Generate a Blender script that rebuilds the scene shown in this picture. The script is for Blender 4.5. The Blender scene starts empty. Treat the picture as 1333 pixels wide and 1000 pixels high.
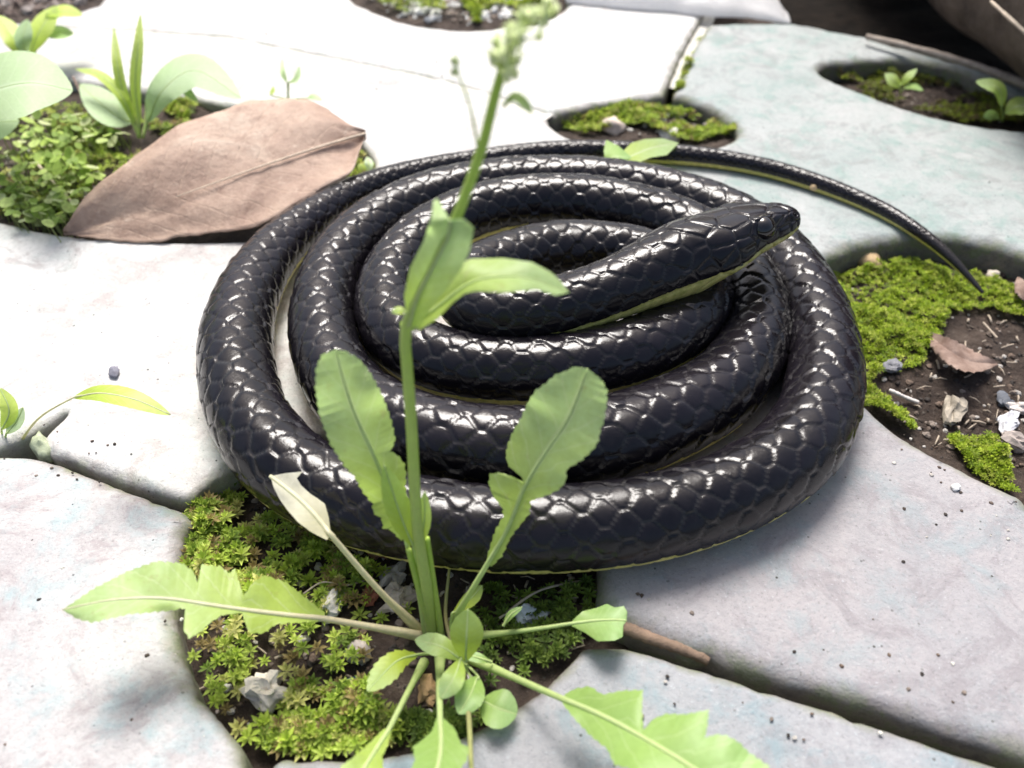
import bpy, math, random
import numpy as np
from mathutils import Vector, noise as mnoise
from mathutils.geometry import delaunay_2d_cdt

# ------------------------------------------------------------------ camera, world, sun, exposure
SC = bpy.context.scene
COL = SC.collection
CM = 0.01                      # everything below is authored in centimetres
F_PX, PITCH, CAM_H = 1050.0, math.radians(44.0), 14.8

cam_d = bpy.data.cameras.new('camera'); cam = bpy.data.objects.new('camera', cam_d); COL.objects.link(cam)
cam.location = (0, 0, CAM_H*CM)
cam.rotation_euler = (math.pi/2-PITCH, 0, 0)
cam_d.sensor_width = 36; cam_d.lens = 36*F_PX/1333.0
cam_d.clip_start = 0.005; cam_d.clip_end = 200
cam_d.dof.use_dof = True; cam_d.dof.focus_distance = 0.19; cam_d.dof.aperture_fstop = 14.5
SC.camera = cam

SUN_EL, SUN_AZ = math.radians(60), math.radians(-6)   # azimuth from +Y (away from the camera) towards the left
w = bpy.data.worlds.new('World'); SC.world = w; w.use_nodes = True
nt = w.node_tree; bg = nt.nodes['Background']
sky = nt.nodes.new('ShaderNodeTexSky'); sky.sky_type = 'NISHITA'; sky.sun_disc = False
sky.sun_elevation = SUN_EL; sky.sun_rotation = SUN_AZ
sky.air_density = 1.0; sky.dust_density = 6.0; sky.ozone_density = 1.0
nt.links.new(sky.outputs[0], bg.inputs[0]); bg.inputs[1].default_value = 0.105

sd = bpy.data.lights.new('sun', 'SUN'); sd.energy = 2.8; sd.angle = math.radians(25); sd.color = (1.0, 0.98, 0.95)
sun = bpy.data.objects.new('sun', sd); COL.objects.link(sun)
dirv = Vector((math.sin(SUN_AZ)*math.cos(SUN_EL), math.cos(SUN_AZ)*math.cos(SUN_EL), math.sin(SUN_EL)))
sun.rotation_euler = dirv.to_track_quat('Z', 'Y').to_euler()

SC.view_settings.view_transform = 'Standard'; SC.view_settings.look = 'None'
SC.view_settings.exposure = 0.75; SC.view_settings.gamma = 1
SC.view_settings.use_curve_mapping = False
SC.render.engine = 'CYCLES'
SC.cycles.max_bounces = 6; SC.cycles.transparent_max_bounces = 6

# ------------------------------------------------------------------ helpers
rnd = random.Random(7); npr = np.random.default_rng(11)
ct, st_ = math.cos(PITCH), math.sin(PITCH)
def W(px, py, z=0.0):
    """point (cm) at height z seen in direction (px, py); used as a measuring tool for placing things"""
    x = (px-666.5)/F_PX; y = -(py-500)/F_PX
    d = (x, ct+y*st_, -st_+y*ct); k = (CAM_H-z)/(-d[2])
    return np.array([d[0]*k, d[1]*k, z])
def scale_at(px, py, z):       # cm per photo pixel there
    p = W(px, py, z); dep = p[1]*ct+(CAM_H-p[2])*st_
    return dep/F_PX

def base_of(parent):
    b = np.zeros(3); 
    while parent is not None: b += np.array(parent.location); parent = parent.parent
    return b/CM
def mesh_obj(name, V, Fc, mat=None, parent=None, smooth=True, uv=None, attrs=None, origin=None):
    V = np.asarray(V, dtype=np.float64).reshape(-1, 3)
    if parent is not None: o0 = base_of(parent)
    else: o0 = np.array(origin) if origin is not None else np.array([V[:,0].mean(), V[:,1].mean(), V[:,2].min()])
    me = bpy.data.meshes.new(name)
    Vs = ((V-o0)*CM)
    if isinstance(Fc, np.ndarray):
        nf, k = Fc.shape
        me.vertices.add(len(Vs)); me.vertices.foreach_set('co', Vs.ravel())
        me.loops.add(nf*k); me.loops.foreach_set('vertex_index', Fc.ravel().astype(np.int32))
        me.polygons.add(nf); me.polygons.foreach_set('loop_start', (np.arange(nf)*k).astype(np.int32))
        me.update(calc_edges=True)
    else:
        me.from_pydata(Vs.tolist(), [], Fc); me.update()
    if smooth is True: me.polygons.foreach_set('use_smooth', [True]*len(me.polygons))
    elif smooth is not False: me.polygons.foreach_set('use_smooth', smooth)
    if attrs:
        for k, a in attrs.items():
            a = np.asarray(a, dtype=np.float32)
            if a.ndim == 1:
                at = me.attributes.new(k, 'FLOAT', 'POINT'); at.data.foreach_set('value', a)
            else:
                at = me.attributes.new(k, 'FLOAT_COLOR', 'POINT')
                at.data.foreach_set('color', np.c_[a, np.ones(len(a))].astype(np.float32).ravel())
    if uv is not None:
        li = np.empty(len(me.loops), dtype=np.int32); me.loops.foreach_get('vertex_index', li)
        l = me.uv_layers.new(name='UVMap'); l.data.foreach_set('uv', np.asarray(uv, dtype=np.float32)[li].ravel())
    if mat: me.materials.append(mat)
    o = bpy.data.objects.new(name, me); COL.objects.link(o)
    if parent is not None: o.parent = parent
    else: o.location = o0*CM
    return o
def tag(o, label=None, cat=None, group=None, kind=None):
    if label: o['label'] = label
    if cat: o['category'] = cat
    if group is None and cat in ('pebble', 'twig', 'seedling'): group = {'pebble': 'pebbles and stone chips lying about', 'twig': 'dry twigs and rootlets', 'seedling': 'seedlings sprouting in the openings'}[cat]
    if group: o['group'] = group
    if kind: o['kind'] = kind
    return o
def empty(name, loc, label=None, cat=None, group=None, kind=None, parent=None):
    o = bpy.data.objects.new(name, None); COL.objects.link(o); o.empty_display_size = 0.005
    if parent is not None: o.parent = parent; loc = np.array(loc)-base_of(parent)
    o.location = np.array(loc)*CM
    return tag(o, label, cat, group, kind)

def catmull(P, n_per=12):
    P = np.asarray(P, dtype=float); Q = np.vstack([2*P[0]-P[1], P, 2*P[-1]-P[-2]]); out = []
    for i in range(1, len(Q)-2):
        p0, p1, p2, p3 = Q[i-1], Q[i], Q[i+1], Q[i+2]
        for t in np.arange(n_per)/n_per:
            out.append(.5*((2*p1)+(-p0+p2)*t+(2*p0-5*p1+4*p2-p3)*t*t+(-p0+3*p1-3*p2+p3)*t**3))
    out.append(P[-1]); return np.array(out)
def arclen(P, d=None):
    d = d or P.shape[1]
    return np.r_[0, np.cumsum(np.linalg.norm(np.diff(P[:, :d], axis=0), axis=1))]
def resample(P, n, d=None):
    s = arclen(P, d); t = np.linspace(0, s[-1], n)
    return np.stack([np.interp(t, s, P[:, k]) for k in range(P.shape[1])], 1)
def sstep(a, b, x):
    t = np.clip((x-a)/(b-a), 0, 1); return t*t*(3-2*t)

def grid_noise(x, y, seed=0):
    """smooth value noise, vectorised"""
    xi = np.floor(x).astype(np.int64); yi = np.floor(y).astype(np.int64); fx = x-xi; fy = y-yi
    fx = fx*fx*(3-2*fx); fy = fy*fy*(3-2*fy)
    def h(a, b):
        n = (a*374761393+b*668265263+seed*974711) & 0xffffffff
        n = ((n ^ (n >> 13))*1274126177) & 0xffffffff
        return ((n ^ (n >> 16)) & 0xffff)/65535.0
    return (h(xi, yi)*(1-fx)+h(xi+1, yi)*fx)*(1-fy)+(h(xi, yi+1)*(1-fx)+h(xi+1, yi+1)*fx)*fy
def fbm(x, y, seed=0, o=4):
    r = 0; a = .5; x = np.asarray(x, float); y = np.asarray(y, float)
    for i in range(o): r = r+a*(grid_noise(x, y, seed+i)-.5)*2; x = x*2.03+5.1; y = y*2.03+1.7; a *= .5
    return r

def tube(P, R, m=10, caps=True):
    P = np.asarray(P, float); n = len(P); R = np.broadcast_to(R, (n,))
    T = np.gradient(P, axis=0); T /= np.linalg.norm(T, axis=1)[:, None]+1e-9
    ref = np.array([0, 0, 1.]) if abs(T[:, 2]).mean() < .85 else np.array([0, 1., 0])
    S = np.cross(T, ref); S /= np.linalg.norm(S, axis=1)[:, None]+1e-9; U = np.cross(S, T)
    a = np.arange(m)/m*2*math.pi
    V = (P[:, None]+R[:, None, None]*(np.cos(a)[None, :, None]*S[:, None]+np.sin(a)[None, :, None]*U[:, None])).reshape(-1, 3)
    Fc = [(i*m+j, i*m+(j+1) % m, (i+1)*m+(j+1) % m, (i+1)*m+j) for i in range(n-1) for j in range(m)]
    if caps: Fc += [tuple(range(m-1, -1, -1)), tuple((n-1)*m+j for j in range(m))]
    return V, Fc
def join(parts):
    Vs, Fs, off = [], [], 0
    for V, Fc in parts:
        Vs.append(V); Fs += [tuple(i+off for i in f) for f in Fc]; off += len(V)
    return np.vstack(Vs), Fs

# ------------------------------------------------------------------ materials
def new_mat(name):
    m = bpy.data.materials.new(name); m.use_nodes = True
    return m, m.node_tree.nodes, m.node_tree.links, m.node_tree.nodes['Principled BSDF']
def coords(N, L, s=100.0):
    tc = N.new('ShaderNodeTexCoord'); vm = N.new('ShaderNodeVectorMath'); vm.operation = 'SCALE'
    vm.inputs['Scale'].default_value = s; L.new(tc.outputs['Object'], vm.inputs[0]); return vm.outputs[0]
def noise(N, L, v, scale, detail=4, rough=.55, dist=0):
    n = N.new('ShaderNodeTexNoise'); n.inputs['Scale'].default_value = scale; n.inputs['Detail'].default_value = detail
    n.inputs['Roughness'].default_value = rough; n.inputs['Distortion'].default_value = dist
    L.new(v, n.inputs['Vector']); return n.outputs['Fac']
def ramp(N, L, f, stops):
    r = N.new('ShaderNodeValToRGB'); e = r.color_ramp.elements
    while len(e) < len(stops): e.new(.5)
    for i, (p, c) in enumerate(stops):
        e[i].position = p; e[i].color = (*c, 1) if len(c) == 3 else c
    L.new(f, r.inputs[0]); return r.outputs[0]
def fr(N, L, f, a, b):
    r = N.new('ShaderNodeMapRange'); r.inputs[1].default_value = a; r.inputs[2].default_value = b; L.new(f, r.inputs[0]); return r.outputs[0]
def mixc(N, L, f, a, b, mode='MIX'):
    m = N.new('ShaderNodeMix'); m.data_type = 'RGBA'; m.blend_type = mode
    for s, v in ((m.inputs[0], f), (m.inputs[6], a), (m.inputs[7], b)):
        if isinstance(v, (int, float)): s.default_value = v
        elif isinstance(v, tuple): s.default_value = (*v, 1)
        else: L.new(v, s)
    return m.outputs[2]
def math_(N, L, op, a, b):
    m = N.new('ShaderNodeMath'); m.operation = op
    for s, v in ((m.inputs[0], a), (m.inputs[1], b)):
        if isinstance(v, (int, float)): s.default_value = v
        else: L.new(v, s)
    return m.outputs[0]
def bump(N, L, h, dist, strength=1.0, prev=None):
    b = N.new('ShaderNodeBump'); b.inputs['Distance'].default_value = dist*CM; b.inputs['Strength'].default_value = strength
    L.new(h, b.inputs['Height'])
    if prev is not None: L.new(prev, b.inputs['Normal'])
    return b.outputs[0]
def attr(N, name, out='Color'):
    a = N.new('ShaderNodeAttribute'); a.attribute_name = name; return a.outputs[out]

def concrete(name, c1, c2, stain=(.30, .42, .42), stain_amt=.5, dark=.85):
    m, N, L, B = new_mat(name); v = coords(N, L)
    n1 = noise(N, L, v, .22, 6, .62, .6)
    col = mixc(N, L, fr(N, L, n1, .35, .65), c1, c2)
    nw = noise(N, L, v, .55, 9, .72, 1.5); col = mixc(N, L, math_(N, L, 'MULTIPLY', fr(N, L, nw, .50, .60), .6), col, (c1[0]*.82, c1[1]*.74, c1[2]*.74))
    n2 = noise(N, L, v, .9, 8, .7, .3)
    col = mixc(N, L, math_(N, L, 'MULTIPLY', fr(N, L, n2, .50, .66), stain_amt), col, stain)
    n3 = noise(N, L, v, 5.5, 6, .75)
    col = mixc(N, L, math_(N, L, 'MULTIPLY', fr(N, L, n3, .46, .72), .36), col, tuple(x*.62 for x in c1))
    n4 = noise(N, L, v, 13, 3, .6)
    col = mixc(N, L, math_(N, L, 'MULTIPLY', fr(N, L, n4, .62, .72), .7), col, tuple(min(.9, x*1.45) for x in c1))
    col = mixc(N, L, math_(N, L, 'MULTIPLY', fr(N, L, n4, .40, .30), .35), col, (.10, .11, .10))
    # tiny pits and pale grains
    vo = N.new('ShaderNodeTexVoronoi'); vo.inputs['Scale'].default_value = 3.1; L.new(v, vo.inputs['Vector'])
    spot = math_(N, L, 'LESS_THAN', vo.outputs['Distance'], .09)
    col = mixc(N, L, math_(N, L, 'MULTIPLY', spot, fr(N, L, n2, .45, .60)), col, (.07, .07, .065))
    # grime on the rounded edge and wall
    e = attr(N, 'edge', 'Fac')
    g1 = noise(N, L, v, 1.6, 7, .7)
    ge = math_(N, L, 'MULTIPLY', fr(N, L, math_(N, L, 'ADD', e, math_(N, L, 'MULTIPLY', g1, 1.1)), .75, 1.35), dark)
    gcol = ramp(N, L, g1, [(.3, (.045, .035, .024)), (.48, (.16, .135, .10)), (.56, (.12, .14, .05)), (.72, (.30, .27, .22))])
    col = mixc(N, L, ge, col, gcol)
    L.new(col, B.inputs['Base Color']); B.inputs['Roughness'].default_value = .82
    B.inputs['Specular IOR Level'].default_value = .35
    h = math_(N, L, 'ADD', math_(N, L, 'MULTIPLY', n3, .6), math_(N, L, 'MULTIPLY', n4, .35))
    b = bump(N, L, h, .07, .7); b = bump(N, L, n2, .16, .5, b)
    L.new(b, B.inputs['Normal']); return m
M_P1 = concrete('concrete_pale_lit', (.47, .455, .44), (.68, .67, .65), (.45, .53, .50), .45, .55)  # left pavers pale, right ones darker: sun falloff put into their colours
M_P4 = concrete('concrete_white_grey_lit', (.38, .36, .365), (.56, .55, .54), (.32, .46, .48), .6)
M_P5 = concrete('concrete_blue_grey_shaded', (.295, .315, .335), (.37, .365, .375), (.22, .31, .34), .7)
M_P3 = concrete('concrete_grey_shaded', (.305, .31, .325), (.37, .35, .355), (.26, .325, .34), .6, .75)  # shade of the right side painted into the darker grey
M_P2 = concrete('concrete_green_grey_shaded', (.31, .355, .345), (.42, .43, .425), (.22, .32, .29), .75)
M_P6 = concrete('concrete_far_lit', (.56, .555, .535), (.72, .71, .69), (.50, .58, .55), .45)

def soil_mat():
    m, N, L, B = new_mat('soil'); v = coords(N, L)
    n = noise(N, L, v, 1.3, 10, .75); n2 = noise(N, L, v, 7, 5, .7)
    col = ramp(N, L, n, [(.3, (.018, .011, .008)), (.5, (.055, .036, .026)), (.62, (.10, .072, .055)), (.78, (.17, .135, .11))])
    col = mixc(N, L, math_(N, L, 'MULTIPLY', fr(N, L, n2, .60, .75), .7), col, (.30, .27, .23))
    L.new(col, B.inputs['Base Color']); B.inputs['Roughness'].default_value = .9
    L.new(bump(N, L, n2, .12, 1.0, bump(N, L, n, .3, .8)), B.inputs['Normal']); return m
M_SOIL = soil_mat()

def tint_mat(name, rough=.6, transl=0.0, spec=.4, nz=.25, bscale=8, bd=.03):
    m, N, L, B = new_mat(name); v = coords(N, L); t = attr(N, 'tint')
    n = noise(N, L, v, bscale, 5, .65)
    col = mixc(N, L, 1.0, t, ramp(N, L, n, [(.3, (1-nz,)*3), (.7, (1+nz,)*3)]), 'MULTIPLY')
    L.new(col, B.inputs['Base Color']); B.inputs['Roughness'].default_value = rough; B.inputs['Specular IOR Level'].default_value = spec
    L.new(bump(N, L, n, bd, .7), B.inputs['Normal'])
    if transl:
        tr = N.new('ShaderNodeBsdfTranslucent'); L.new(col, tr.inputs[0]); mx = N.new('ShaderNodeMixShader'); mx.inputs[0].default_value = transl
        L.new(B.outputs[0], mx.inputs[1]); L.new(tr.outputs[0], mx.inputs[2]); L.new(mx.outputs[0], N['Material Output'].inputs[0])
    return m
M_MOSS = tint_mat('moss', .55, .35, .3)
M_STONE = tint_mat('stone', .75, 0, .35, .3, 4, .06)

def leaf_mat(name, c, tip, vein, tr=.35, rough=.42, spots=0.0):
    m, N, L, B = new_mat(name); v = coords(N, L)
    uv = N.new('ShaderNodeUVMap'); sx = N.new('ShaderNodeSeparateXYZ'); L.new(uv.outputs[0], sx.inputs[0])
    u, t = sx.outputs[0], sx.outputs[1]
    n = noise(N, L, v, 1.1, 6, .6); n2 = noise(N, L, v, 9, 4, .6)
    col = mixc(N, L, fr(N, L, math_(N, L, 'ADD', t, math_(N, L, 'MULTIPLY', math_(N, L, 'SUBTRACT', n, .5), .7)), .25, .8), c, tip)
    col = mixc(N, L, math_(N, L, 'MULTIPLY', fr(N, L, n2, .35, .7), .3), col, tuple(x*.62 for x in c))
    # side veins: angled stripes leaving the midrib
    a = math_(N, L, 'ABSOLUTE', math_(N, L, 'SUBTRACT', u, .5), 0)
    ph = math_(N, L, 'SUBTRACT', math_(N, L, 'MULTIPLY', t, 9.0), math_(N, L, 'MULTIPLY', a, 3.2))
    ph = math_(N, L, 'ADD', ph, math_(N, L, 'MULTIPLY', n, .8))
    pp = math_(N, L, 'ABSOLUTE', math_(N, L, 'SUBTRACT', math_(N, L, 'FRACT', ph, 0), .5), 0)
    ve = fr(N, L, pp, .07, .0); mid = fr(N, L, a, .055, .02)
    vf = math_(N, L, 'MAXIMUM', math_(N, L, 'MULTIPLY', ve, .42), math_(N, L, 'MULTIPLY', mid, .8))
    col = mixc(N, L, vf, col, vein)
    if spots:
        n3 = noise(N, L, v, 3.0, 5, .7)
        col = mixc(N, L, math_(N, L, 'MULTIPLY', fr(N, L, n3, .60, .70), spots), col, (.35, .22, .08))
    L.new(col, B.inputs['Base Color']); B.inputs['Roughness'].default_value = rough; B.inputs['Specular IOR Level'].default_value = .45
    hh = math_(N, L, 'ADD', math_(N, L, 'MULTIPLY', vf, -1.0), math_(N, L, 'MULTIPLY', n2, .5))
    L.new(bump(N, L, hh, .010, .6), B.inputs['Normal'])
    trn = N.new('ShaderNodeBsdfTranslucent'); L.new(mixc(N, L, .45, col, (.42, .64, .14), 'MIX') if .3 < tr < .56 else col, trn.inputs[0])
    mx = N.new('ShaderNodeMixShader'); mx.inputs[0].default_value = tr
    L.new(B.outputs[0], mx.inputs[1]); L.new(trn.outputs[0], mx.inputs[2]); L.new(mx.outputs[0], N['Material Output'].inputs[0])
    return m
M_LEAF = leaf_mat('leaf_green', (.54, .70, .14), (.54, .72, .34), (.74, .82, .50), .55, .42, .35)
M_LEAFY = leaf_mat('leaf_yellow_green', (.50, .62, .07), (.44, .60, .16), (.58, .70, .26), .4)
M_LEAFD = leaf_mat('leaf_mid_green', (.30, .46, .11), (.31, .49, .17), (.48, .60, .27), .33)
M_CREAM = leaf_mat('leaf_withered_cream', (.82, .78, .55), (.90, .88, .74), (.9, .88, .78), .6, .5)
M_RIB = leaf_mat('rib_pale', (.60, .72, .28), (.64, .76, .36), (.64, .76, .36), .35, .6)
M_STALK = leaf_mat('stalk_green', (.54, .64, .20), (.48, .64, .12), (.52, .64, .18), .35)
M_STALKP = leaf_mat('stalk_pale', (.80, .70, .48), (.88, .84, .62), (.88, .84, .62), .4)
M_STALKB = leaf_mat('stalk_brown', (.30, .25, .13), (.40, .42, .16), (.38, .36, .18), .15)

def brown_leaf_mat():
    m, N, L, B = new_mat('dead_leaf_brown'); v = coords(N, L)
    uv = N.new('ShaderNodeUVMap'); sx = N.new('ShaderNodeSeparateXYZ'); L.new(uv.outputs[0], sx.inputs[0])
    n = noise(N, L, v, .35, 7, .65, .5); n2 = noise(N, L, v, 5, 5, .7)
    col = ramp(N, L, n, [(.3, (.23, .15, .11)), (.45, (.36, .25, .19)), (.58, (.44, .32, .245)), (.72, (.55, .44, .35))])
    col = mixc(N, L, math_(N, L, 'MULTIPLY', fr(N, L, n2, .5, .75), .35), col, (.20, .12, .09))
    a = math_(N, L, 'ABSOLUTE', math_(N, L, 'SUBTRACT', sx.outputs[0], .5), 0)
    ph = math_(N, L, 'SUBTRACT', math_(N, L, 'MULTIPLY', sx.outputs[1], 11.0), math_(N, L, 'MULTIPLY', a, 4))
    ph = math_(N, L, 'ADD', ph, math_(N, L, 'MULTIPLY', n, 1.2))
    pp = math_(N, L, 'ABSOLUTE', math_(N, L, 'SUBTRACT', math_(N, L, 'FRACT', ph, 0), .5), 0)
    ve = math_(N, L, 'MULTIPLY', fr(N, L, pp, .07, 0), .2)
    col = mixc(N, L, ve, col, (.50, .37, .27))
    n5 = noise(N, L, v, 1.1, 9, .75, .8); col = mixc(N, L, math_(N, L, 'MULTIPLY', fr(N, L, n5, .54, .66), .5), col, (.20, .115, .085))
    n6 = noise(N, L, v, 2.2, 6, .7, .3); col = mixc(N, L, math_(N, L, 'MULTIPLY', fr(N, L, n6, .60, .70), .45), col, (.62, .50, .40))
    vr = N.new('ShaderNodeTexVoronoi'); vr.feature = 'DISTANCE_TO_EDGE'; vr.inputs['Scale'].default_value = 2.6; L.new(v, vr.inputs['Vector'])
    col = mixc(N, L, math_(N, L, 'MULTIPLY', fr(N, L, vr.outputs['Distance'], .05, 0), .16), col, (.55, .42, .33))
    L.new(col, B.inputs['Base Color']); B.inputs['Roughness'].default_value = .6; B.inputs['Specular IOR Level'].default_value = .3
    L.new(bump(N, L, math_(N, L, 'ADD', ve, n2), .05, .9, bump(N, L, n, .4, .25)), B.inputs['Normal']); return m
M_DEAD = brown_leaf_mat()

def plain(name, c, rough=.6, c2=None, ns=3, bd=.05, spec=.4):
    m, N, L, B = new_mat(name); v = coords(N, L); n = noise(N, L, v, ns, 7, .65)
    L.new(mixc(N, L, fr(N, L, n, .35, .65), c, c2 or tuple(x*.7 for x in c)), B.inputs['Base Color'])
    B.inputs['Roughness'].default_value = rough; B.inputs['Specular IOR Level'].default_value = spec
    L.new(bump(N, L, n, bd, .8), B.inputs['Normal']); return m

def snake_mat():
    m, N, L, B = new_mat('snake_skin'); v = coords(N, L)
    bel = attr(N, 'belly', 'Fac'); gr = attr(N, 'groove', 'Fac'); tone = attr(N, 'tone', 'Fac')
    n = noise(N, L, v, 6, 6, .7); n2 = noise(N, L, v, 30, 3, .6)
    base = mixc(N, L, fr(N, L, n, .35, .7), (.004, .0035, .005), (.008, .007, .009))
    base = mixc(N, L, math_(N, L, 'MULTIPLY', gr, .6), base, (.048, .046, .044))
    base = mixc(N, L, math_(N, L, 'MULTIPLY', tone, .5), base, (.016, .013, .018))
    bc = mixc(N, L, fr(N, L, n, .4, .65), (.66, .58, .20), (.42, .40, .10))
    bf = fr(N, L, math_(N, L, 'ADD', bel, math_(N, L, 'MULTIPLY', math_(N, L, 'SUBTRACT', n, .5), 1.3)), .35, .65)
    col = mixc(N, L, bf, base, bc)
    L.new(col, B.inputs['Base Color'])
    ng = noise(N, L, v, .45, 4, .6); cell = attr(N, 'cell', 'Fac')
    ro = math_(N, L, 'ADD', .055, math_(N, L, 'MULTIPLY', math_(N, L, 'ADD', math_(N, L, 'MULTIPLY', fr(N, L, n, .4, .7), .5), math_(N, L, 'ADD', math_(N, L, 'MULTIPLY', fr(N, L, ng, .40, .62), 1.6), cell)), .06))
    dn = noise(N, L, v, 1.4, 8, .75)
    base = mixc(N, L, math_(N, L, 'MULTIPLY', fr(N, L, dn, .56, .75), .35), base, (.045, .040, .036))
    ro = math_(N, L, 'ADD', ro, math_(N, L, 'MULTIPLY', bel, .2))
    L.new(ro, B.inputs['Roughness']); B.inputs['Specular IOR Level'].default_value = .36
    L.new(bump(N, L, n2, .002, .3, bump(N, L, n, .02, .35)), B.inputs['Normal']); return m
M_SNAKE = snake_mat()

# ------------------------------------------------------------------ ground, soil patches
ground = mesh_obj('ground', [(-300, -200, -1.6), (300, -200, -1.6), (300, 500, -1.6), (-300, 500, -1.6)], [(0, 1, 2, 3)], M_SOIL, origin=(0, 0, -1.6), smooth=False)
tag(ground, kind='structure')

# soil patches in the round openings: (centre x, y, radius, level, mound list)
HOLES = {'front': (-2.65, 10.35, 5.6, -.85), 'right': (13.6, 17.2, 6.6, -.95), 'mid': (5.2, 27.2, 5.0, -.55),
         'far_right': (18.2, 31.6, 5.5, -.8), 'left': (-14.5, 26.0, 10.5, -.45), 'top': (-2.6, 45, 8, -.45), 'corner': (-25, 46, 11, -.4)}
def soil_z(x, y, lev):
    x = np.asarray(x, float); y = np.asarray(y, float)
    return lev+.34*fbm(x*.35+3, y*.35, 5, 3)+.13*fbm(x*1.7, y*1.7, 9, 3)+.05*fbm(x*6, y*6, 2, 2)
def soil_patch(c):
    cx, cy, r, lev = c; n = 150 if r < 7 else 120
    g = np.linspace(-r, r, n); X, Y = np.meshgrid(cx+g, cy+g); rr = np.hypot(X-cx, Y-cy)/r
    Z = soil_z(X, Y, lev); Z = np.maximum(Z-sstep(.97, 1.05, rr)*2, -1.75)
    idx = np.arange(n*n).reshape(n, n)
    Fc = np.stack([idx[:-1, :-1], idx[:-1, 1:], idx[1:, 1:], idx[1:, :-1]], -1).reshape(-1, 4)
    keep = (rr.ravel()[Fc].min(1) < 1.08)
    tag(mesh_obj('soil', np.c_[X.ravel(), Y.ravel(), Z.ravel()], Fc[keep], M_SOIL, origin=(cx, cy, -1.6)), kind='structure')
for c in HOLES.values(): soil_patch(c)

# ------------------------------------------------------------------ pavement
pavement = empty('pavement', (0, 15, -1.6), kind='structure')
def outline(pts):
    """pts: ('c', [...]) smooth run or ('l', [...]) straight run; px tuples or world ('w',x,y)"""
    out = []
    for kind, run in pts:
        P = np.array([(p[1], p[2]) if p[0] == 'w' else W(p[0], p[1], 0)[:2] for p in run], float)
        if kind == 'c': P = catmull(P, 14)
        out.append(P)
    P = np.vstack(out); P = P[np.r_[True, np.linalg.norm(np.diff(P, axis=0), axis=1) > 1e-3]]
    Q = np.vstack([P, P[:1]]); L_ = arclen(Q)[-1]
    # resample, finer near the view
    res = [Q[0]]
    for a, b in zip(Q[:-1], Q[1:]):
        d = np.linalg.norm(b-a); near = min(abs(a[0]), abs(b[0])) < 32 and max(a[1], b[1]) > 3 and min(a[1], b[1]) < 60
        k = max(1, int(d/(.16 if near else 4)))
        for i in range(1, k+1): res.append(a+(b-a)*i/k)
    R = np.array(res[:-1]); keep = [0]
    for i in range(1, len(R)):
        if np.linalg.norm(R[i]-R[keep[-1]]) > .07: keep.append(i)
    return R[keep]
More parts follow.
